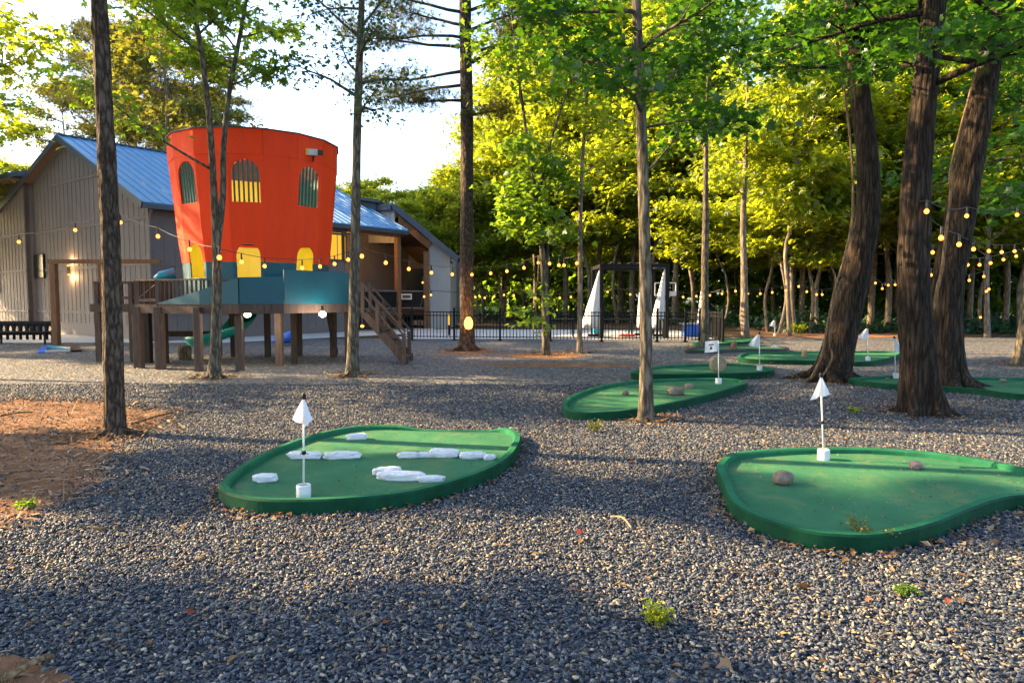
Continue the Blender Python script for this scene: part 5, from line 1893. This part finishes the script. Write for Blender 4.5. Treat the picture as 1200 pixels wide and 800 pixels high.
litter('leaf_litter', 'dry tan leaves and bark flakes strewn over the gravel', 6500, None, .05, 'oval', 'litter', 2.2, 20, .026)
litter('needle_litter', 'fallen pale pine needles and twigs on the gravel', 9000, None, .12, 'twig', 'chips', 3, 20, .026)
dp = [tuple(p) for p in dirt_poly]
litter('wood_chips', 'wood chips and bark strips covering the brown dirt patch', 26000, dirt_poly, .075, 'chip', 'chips', 4.2, 11.5, .012)
litter('bark_strips', 'long dry strips lying on the brown dirt patch', 3200, dirt_poly, .26, 'twig', 'chips', 4.2, 11.5, .02)
litter('corner_chips', 'wood chips in the brown corner of the gravel', 5000, dirt2_poly, .05, 'chip', 'chips', 2.2, 4, .012)
# debris gathered round the trunk feet and the edge of the dirt
def ring_litter(name, label, feet, per, size, tpl, mat):
    cen = []
    for (x, y, r) in feet:
        for i in range(per):
            a = NR.uniform(0, 6.283); q = r * (1 + abs(NR.normal(0, 1.0)))
            cen.append((x + q * math.cos(a), y + q * math.sin(a), .024 + NR.random() * .02))
    cen = np.array(cen)
    ok = np.ones(len(cen), dtype=bool)
    for g in GREENS: ok &= ~in_poly_np(cen[:, 0], cen[:, 1], g)
    cen = cen[ok]
    v, f = leaf_arrays(cen, size * NR.uniform(.5, 1.4, len(cen)), tpl, None, .3, 0)
    return tag(np_mesh(name, v, f, M[mat]), label, 'leaf litter', None, 'stuff')


feet = [(G(x, y).x, G(x, y).y, r) for x, y, r in ((134, 508, .3), (251, 442, .25), (413, 440, .25), (547, 411, .45), (640, 415, .3), (679, 413, .2), (757, 492, .2), (826, 408, .3), (873, 395, .4), (975, 446, .5), (1083, 484, .36), (1113, 454, .45), (1195, 427, .3))]
ring_litter('trunk_litter', 'bark flakes and dry leaves gathered round the tree feet', feet, 170, .07, 'oval', 'litter')
ring_litter('trunk_twigs', 'dry twigs and needles gathered round the tree feet', feet, 130, .2, 'twig', 'chips')
edge_feet = [(p[0], p[1], .1) for p in dirt_poly[::3]]
ring_litter('edge_chips', 'wood chips spilling from the dirt patch onto the gravel', edge_feet, 26, .08, 'chip', 'chips')
ring_litter('edge_leaves', 'dry leaves caught along the rims of the near greens', [(p[0], p[1], .06) for g in GREENS[:2] for p in g[::2]], 7, .05, 'oval', 'litter')
# specks on the nearest greens
for gi in (0, 1):
    g = GREENS[gi]
    litter('turf_crumbs', 'small dry crumbs lying on the turf', 5200 if gi else 4200, offset_loop(g, .13), .02, 'oval', 'litter', 4.5, 9, TURF_Z + .004, reject=False)

# single sticks and notable leaves
def stick(px0, py0, px1, py1, r, label, z=.03, mat='vine', bend=.05):
    a, c = G(px0, py0, z), G(px1, py1, z)
    m = a.lerp(c, .5) + Vector((bend * .4, bend, .015))
    b = MB(); b.tube(catmull([a, m, c], 5, False), [r, r * 1.05, r * .9] + [r * .8] * 8, 7)
    tag(b.build('stick', M[mat], smooth=True), label, 'stick')


stick(716, 605, 740, 618, .009, 'pale straight twig on the gravel between the two near greens', mat='chips')
stick(0, 798, 62, 769, .016, 'bent brown stick across the dirt corner nearest the camera')
stick(153, 497, 203, 483, .022, 'dry branch lying right of the left pine trunk', z=.04)
stick(0, 556, 48, 552, .014, 'slim dry stick on the chips of the dirt patch', z=.03)
stick(0, 487, 38, 483, .016, 'dry stick on the sunny top of the dirt patch', z=.03)
for dx, dy, L_, s in ((-18, 0, 26, 1), (-30, 6, 20, 2), (4, 4, 22, 3)):
    pass


def dead_leaf(px, py, s, label, mat, n=3, seed=0):
    c = G(px, py, .035); rr = random.Random(seed)
    cen = np.array([[c.x + rr.gauss(0, s * .35), c.y + rr.gauss(0, s * .35), .035 + rr.random() * .02] for _ in range(n)])
    v, f = leaf_arrays(cen, np.array([s * rr.uniform(.7, 1.1) for _ in range(n)]), 'broad', None, .5, 0)
    return tag(np_mesh('dead_leaf', v, f, M[mat]), label, 'dead leaf')


dead_leaf(928, 693, .12, 'curled tan dead leaf on the gravel below the pear shaped green', 'litter', 1, 1)
dead_leaf(833, 773, .1, 'torn orange brown leaf lying nearest the lower edge of the gravel', 'litter', 1, 2)
M['redleaf'] = mat_leaf('red_leaf', [(0, (.2, .02, .015)), (1, (.28, .04, .02))], (.2, .03, .02), .25)
dead_leaf(225, 722, .09, 'dark red dead leaf on the gravel below the near green', 'redleaf', 1, 3)
dead_leaf(676, 624, .06, 'dark red dead leaf between the two near greens', 'redleaf', 1, 4)


def weed(px, py, h, n, label, mat='leaf_mid', spread=.4, size=.04):
    c = G(px, py); rr = random.Random(px)
    root = empty('weed', c, label, 'weed')
    b = MB(); cl = []
    for i in range(n):
        a = rr.uniform(0, 6.28); e = c + Vector((math.cos(a) * spread * h, math.sin(a) * spread * h, h * rr.uniform(.6, 1)))
        m = c.lerp(e, .5) + Vector((0, 0, h * .1))
        b.tube([c, m, e], [.003, .0025, .0015], 5)
        for t in (.45, .6, .75, .9, 1): cl.append((c.lerp(e, t) + Vector((0, 0, h * .1 * (1 - t))), size * .55))
    b.build('stem', M['leaf_dark' if mat == 'leaf_mid' else 'vine'], root)
    crown_mesh('foliage', cl, 5, size, 'oval', M[mat], root, .8, .9)


weed(1021, 640, .2, 9, 'straggly brown tipped weed growing at the front rim of the pear shaped green', 'leaf_olive', .6, .028)
weed(770, 735, .11, 12, 'tiny bright green weed sprouting from the foreground gravel', 'leaf_lit', .45, .028)
weed(1061, 698, .05, 8, 'tiny green sprout on the gravel below the straggly weed', 'leaf_mid', .8, .022)
weed(30, 596, .06, 7, 'small green sprout at the lower edge of the dirt patch', 'leaf_mid', .7, .03)
weed(699, 508, .16, 7, 'small yellowish weed left of the slim gray trunk foot', 'leaf_olive', .5, .03)
weed(1003, 485, .1, 6, 'small yellow green sprout before the big trunks', 'leaf_lit', .7, .035)
weed(935, 393, .5, 9, 'bright green sprout at the foot of the thin trunks on the dirt', 'leaf_lit', .5, .12)

# ------------------------------------------------------------------ string lights
def bulb_proto(r):
    root = MB(); root.lathe([(0, -r * 2.6), (r * .62, -r * 2.35), (r, -r * 1.6), (r * .92, -r * .9), (r * .5, -r * .25), (r * .4, 0)], (0, 0, 0), 12)
    return root


def string(label, pts, r, sag=.06, cable_r=.006, ends=(None, None), bulb_mat='bulb'):
    r *= .82
    ps = [P(*p) for p in pts]
    root = empty('string_lights', ps[0], label, 'string lights', 'warm string lights over the yard')
    path = []
    allp = ([P(*ends[0])] if ends[0] else []) + [p + Vector((0, 0, r * 3.4)) for p in ps] + ([P(*ends[1])] if ends[1] else [])
    for i in range(len(allp) - 1):
        a, c = allp[i], allp[i + 1]
        L_ = (c - a).length
        for k in range(5):
            t = k / 5
            path.append(a.lerp(c, t) + Vector((0, 0, -sag * L_ * 4 * t * (1 - t) * .25)))
    path.append(allp[-1])
    b = MB(); b.tube(path, max(cable_r, .0004 * ps[0].y), 5); b.build('cable', M['cable'], root)
    mesh = None
    for p in ps:
        if mesh is None:
            q = bulb_proto(r); o = q.build('bulb', M[bulb_mat], None, smooth=True); mesh = o.data
            k_ = MB(); k_.lathe([(r * .45, -r * .25), (r * .5, r * .5), (r * .42, r * 3.4), (0, r * 3.45)], (0, 0, 0), 10)
            so_ = k_.build('socket', M['cable'], None); smesh = so_.data
            so_.parent = o
        else:
            o = bpy.data.objects.new('bulb', mesh); COL.objects.link(o)
            so_ = bpy.data.objects.new('socket', smesh); COL.objects.link(so_); so_.parent = o
        o.parent = root; o.location = p - ps[0]
    return root


bx = 'string of warm bulbs '
string(bx + 'across the gable wall of the house to the twin stemmed tree', [(22, 281, 20.5), (88, 267, 19.5), (141, 258, 18.5), (185, 274, 17), (222, 289, 15.5), (257, 298, 13.3)], .055, .08, ends=((-40, 285, 21.5), None))
string(bx + 'slung along the teal base of the tower', [(283, 304, 13.4), (310, 309, 13.5), (354, 311, 13.8), (375, 309.5, 14.0), (392, 306.5, 14.2), (408, 301.5, 14.3)], .042, .05, ends=((259, 292, 13.35), (416, 292, 14.0)))
string(bx + 'from the slim tree past the porch and the lantern pine', [(424, 297, 14.4), (452, 305, 16.0), (479, 312.5, 17.2), (505.5, 317, 18.2), (530, 319, 19.2), (553, 319.5, 20.3), (575, 318, 20.0), (594, 315.5, 19.8), (614, 311.5, 19.6), (631, 305.5, 19.2), (644, 306.5, 19.4), (655, 308.5, 19.5), (661, 308.5, 19.6), (676, 306, 19.3)], .05, .05, ends=((417, 288, 14.2), (680, 298, 19.6)))
string(bx + 'hung low along the dark wood behind the pool fence', [(505, 344, 30.5)] + [(x, y - 2.5, 31 - (x - 557) * .004) for x, y in ((557, 349), (568, 350), (579, 348.5), (590.6, 346.6), (602, 347), (628, 350), (642, 351), (656, 350), (669, 349), (712, 343), (738.5, 346), (771, 346.6), (800.6, 349), (816, 348), (832, 347))], .05, .04, ends=((497, 325, 30.5), None))
string(bx + 'tied between the thin trunks at the edge of the wood', [(x, y - 2.5, 28.2) for x, y in ((846, 345), (862, 342), (876, 345), (891, 345), (905, 343.5), (921, 341), (936, 336.5), (945.5, 342.6), (957, 346), (963.5, 346), (983.6, 343), (1026, 332.5), (1034, 339), (1041, 335), (1049, 334.5))], .05, .05, ends=((832, 343, 28.8), (1062, 325, 28)))
string(bx + 'hung high across the two big trunks at right', [(1086, 244, 9.0), (1133, 250, 10.8), (1192, 249, 12)], .036, .12, ends=((1078, 236, 9.05), (1225, 240, 12.5)))
string(bx + 'dropping from the upright trunk past the slanting trunk', [(1103, 275, 9.6), (1124, 283, 10.6), (1141, 289, 12.4), (1159, 291.5, 14), (1174, 293, 15), (1189, 292, 15.5), (1202, 289, 16)], .04, .05, ends=((1090, 256, 9.1), (1230, 280, 17)))
string(bx + 'behind the big trunks, the lower of the two crossing strands', [(1093, 293, 14), (1102, 299, 14.5), (1134, 308, 16), (1148, 308, 16.5), (1161, 306, 17), (1176, 302, 17.5), (1191, 298, 18)], .042, .05, ends=((1082, 286, 13.5), (1230, 290, 19)))
string(bx + 'lowest of all, sloping down among the trunks at right', [(1091, 320, 20), (1136, 326.5, 23), (1153, 322, 24), (1156, 339.5, 25), (1159, 337, 25.4), (1149, 370, 27)], .05, .05, ends=((1083, 312, 19.5), None))
string(bx + 'reaching down from the porch corner to the fence', [(497, 346, 26.8), (495.5, 329.5, 27)], .045, .03, ends=((492, 362, 26.4), (500, 322, 27.5)))

# bare globes under the deck
for px, lab in ((290, 'bare white globe bulb under the middle of the deck'), (378, 'bare white globe bulb under the right end of the deck')):
    p = P(px, 368, 15.4)
    root = empty('globe_lamp', p, lab, 'lamp', 'globe lamps under the deck')
    b = MB(); blob(b, p, (.075, .075, .07), 1, 0, 0.0, 2); b.build('globe', M['globe'], root, smooth=True)
    b = MB(); b.tube([p + Vector((0, 0, .06)), (p.x, p.y, 1.42)], .03, 8); b.build('socket', M['cable'], root)
# little lamp by the stairs
p = P(424.5, 382, 17.0)
b = MB(); blob(b, p, (.045, .045, .04), 1, 0, 0, 2); o = b.build('step_lamp', M['bulb'], smooth=True); tag(o, 'small glowing lamp tucked behind the top of the stairs', 'lamp')
b = MB(); b.tube([p + Vector((0, 0, .03)), p + Vector((0, 0, .3))], .015, 6); b.build('bracket', M['cable'], o)
# tall orange slot of light seen through the fence
p = P(526.5, 378, 29.0)
b = MB(); b.box((p.x, p.y, p.z + .05), (.09, .09, .62)); o = b.build('bollard_lamp', M['lit'], None); tag(o, 'slim amber pillar lamp glowing behind the fence left of the pine', 'lamp')
b = MB(); b.box((p.x, p.y, .2), (.1, .1, .5)); b.box((p.x, p.y, p.z + .38), (.12, .12, .04)); b.build('lamp_base', M['black'], o)
# lantern on the pine
by = G(547, 411).y
p = P(549, 378, by - .42)
root = empty('lantern', p, 'round amber lantern glowing on the pine trunk', 'lantern')
b = MB(); b.lathe([(0, -.2), (.09, -.17), (.13, -.06), (.12, .05), (.075, .13), (.05, .17)], p, 16); b.build('glass', M['lantern'], root, smooth=True)
b = MB(); b.lathe([(.07, .165), (.075, .2), (.03, .27), (0, .28)], p, 12); b.tube([p + Vector((0, 0, .27)), p + Vector((0, .1, .45)), p + Vector((0, .3, .5))], .018, 6); b.build('hook_cap', M['black'], root)

# ------------------------------------------------------------------ lights and sky
SUN_EL = 26.0
SUN_DIR = Vector((-.97, .22, 0)).normalized()      # horizontal direction towards the sun
sd = Vector((SUN_DIR.x * math.cos(R(SUN_EL)), SUN_DIR.y * math.cos(R(SUN_EL)), math.sin(R(SUN_EL))))
sl_ = bpy.data.lights.new('sun', 'SUN'); sl_.energy = 5.0; sl_.angle = R(.6); sl_.color = (1.0, .71, .37)
so = bpy.data.objects.new('sun', sl_); link(so); so.rotation_euler = sd.to_track_quat('Z', 'Y').to_euler(); so.location = sd * 60


def point(name, loc, col, e, rad=.06):
    l = bpy.data.lights.new(name, 'POINT'); l.energy = e; l.color = col; l.shadow_soft_size = rad
    o = bpy.data.objects.new(name, l); o.location = loc; link(o)


q = P(549, 366, by - .75); point('lantern_light', q, (1, .42, .1), 7, .1)
q = P(290, 368, 15.4) + Vector((0, -.0, -.16)); point('deck_light', q, (1, .85, .65), 8)
q = P(378, 368, 15.4) + Vector((0, 0, -.16)); point('deck_light', q, (1, .85, .65), 8)
point('sconce_light', lampc + Vector((.12, -.18, -.3)), (1, .55, .2), 14); point('sconce_light', lampc + Vector((.12, -.18, .35)), (1, .55, .2), 10)
point('porch_fill', H(9.8, 1.2, 4.6), (1, .55, .18), 60, .1)  # added fill under the porch roof, no lamp is visible there
point('tower_fill', TC + Vector((0, 0, 2.7)), (1, .92, .7), 15, .2)  # two added fills that brighten the tower inside, without visible lamps
point('tower_fill', TC + Vector((0, 0, 3.9)), (1, .92, .7), 18, .2)

wd = bpy.data.worlds.new('World'); scene.world = wd; wd.use_nodes = True
nt = wd.node_tree; nt.nodes.clear()
sky = nt.nodes.new('ShaderNodeTexSky'); sky.sky_type = 'NISHITA'; sky.sun_disc = False
sky.sun_elevation = R(SUN_EL); sky.sun_rotation = math.atan2(SUN_DIR.x, SUN_DIR.y)
sky.air_density = 1.0; sky.dust_density = 1.6; sky.ozone_density = 1.2
bg = nt.nodes.new('ShaderNodeBackground'); bg.inputs['Strength'].default_value = .11
wo = nt.nodes.new('ShaderNodeOutputWorld'); nt.links.new(sky.outputs[0], bg.inputs[0]); nt.links.new(bg.outputs[0], wo.inputs[0])
vs_ = scene.view_settings
vs_.view_transform = 'Standard'; vs_.look = 'None'; vs_.gamma = 1.0; vs_.use_curve_mapping = False; vs_.exposure = 2.42
scene.render.engine = 'CYCLES'
cy = scene.cycles
cy.use_denoising = True
try: cy.denoiser = 'OPENIMAGEDENOISE'
except Exception: pass
cy.max_bounces = 8; cy.diffuse_bounces = 5; cy.glossy_bounces = 2; cy.transmission_bounces = 4; cy.transparent_max_bounces = 4
cy.sample_clamp_indirect = 6; cy.caustics_reflective = False; cy.caustics_refractive = False
cy.use_light_tree = True
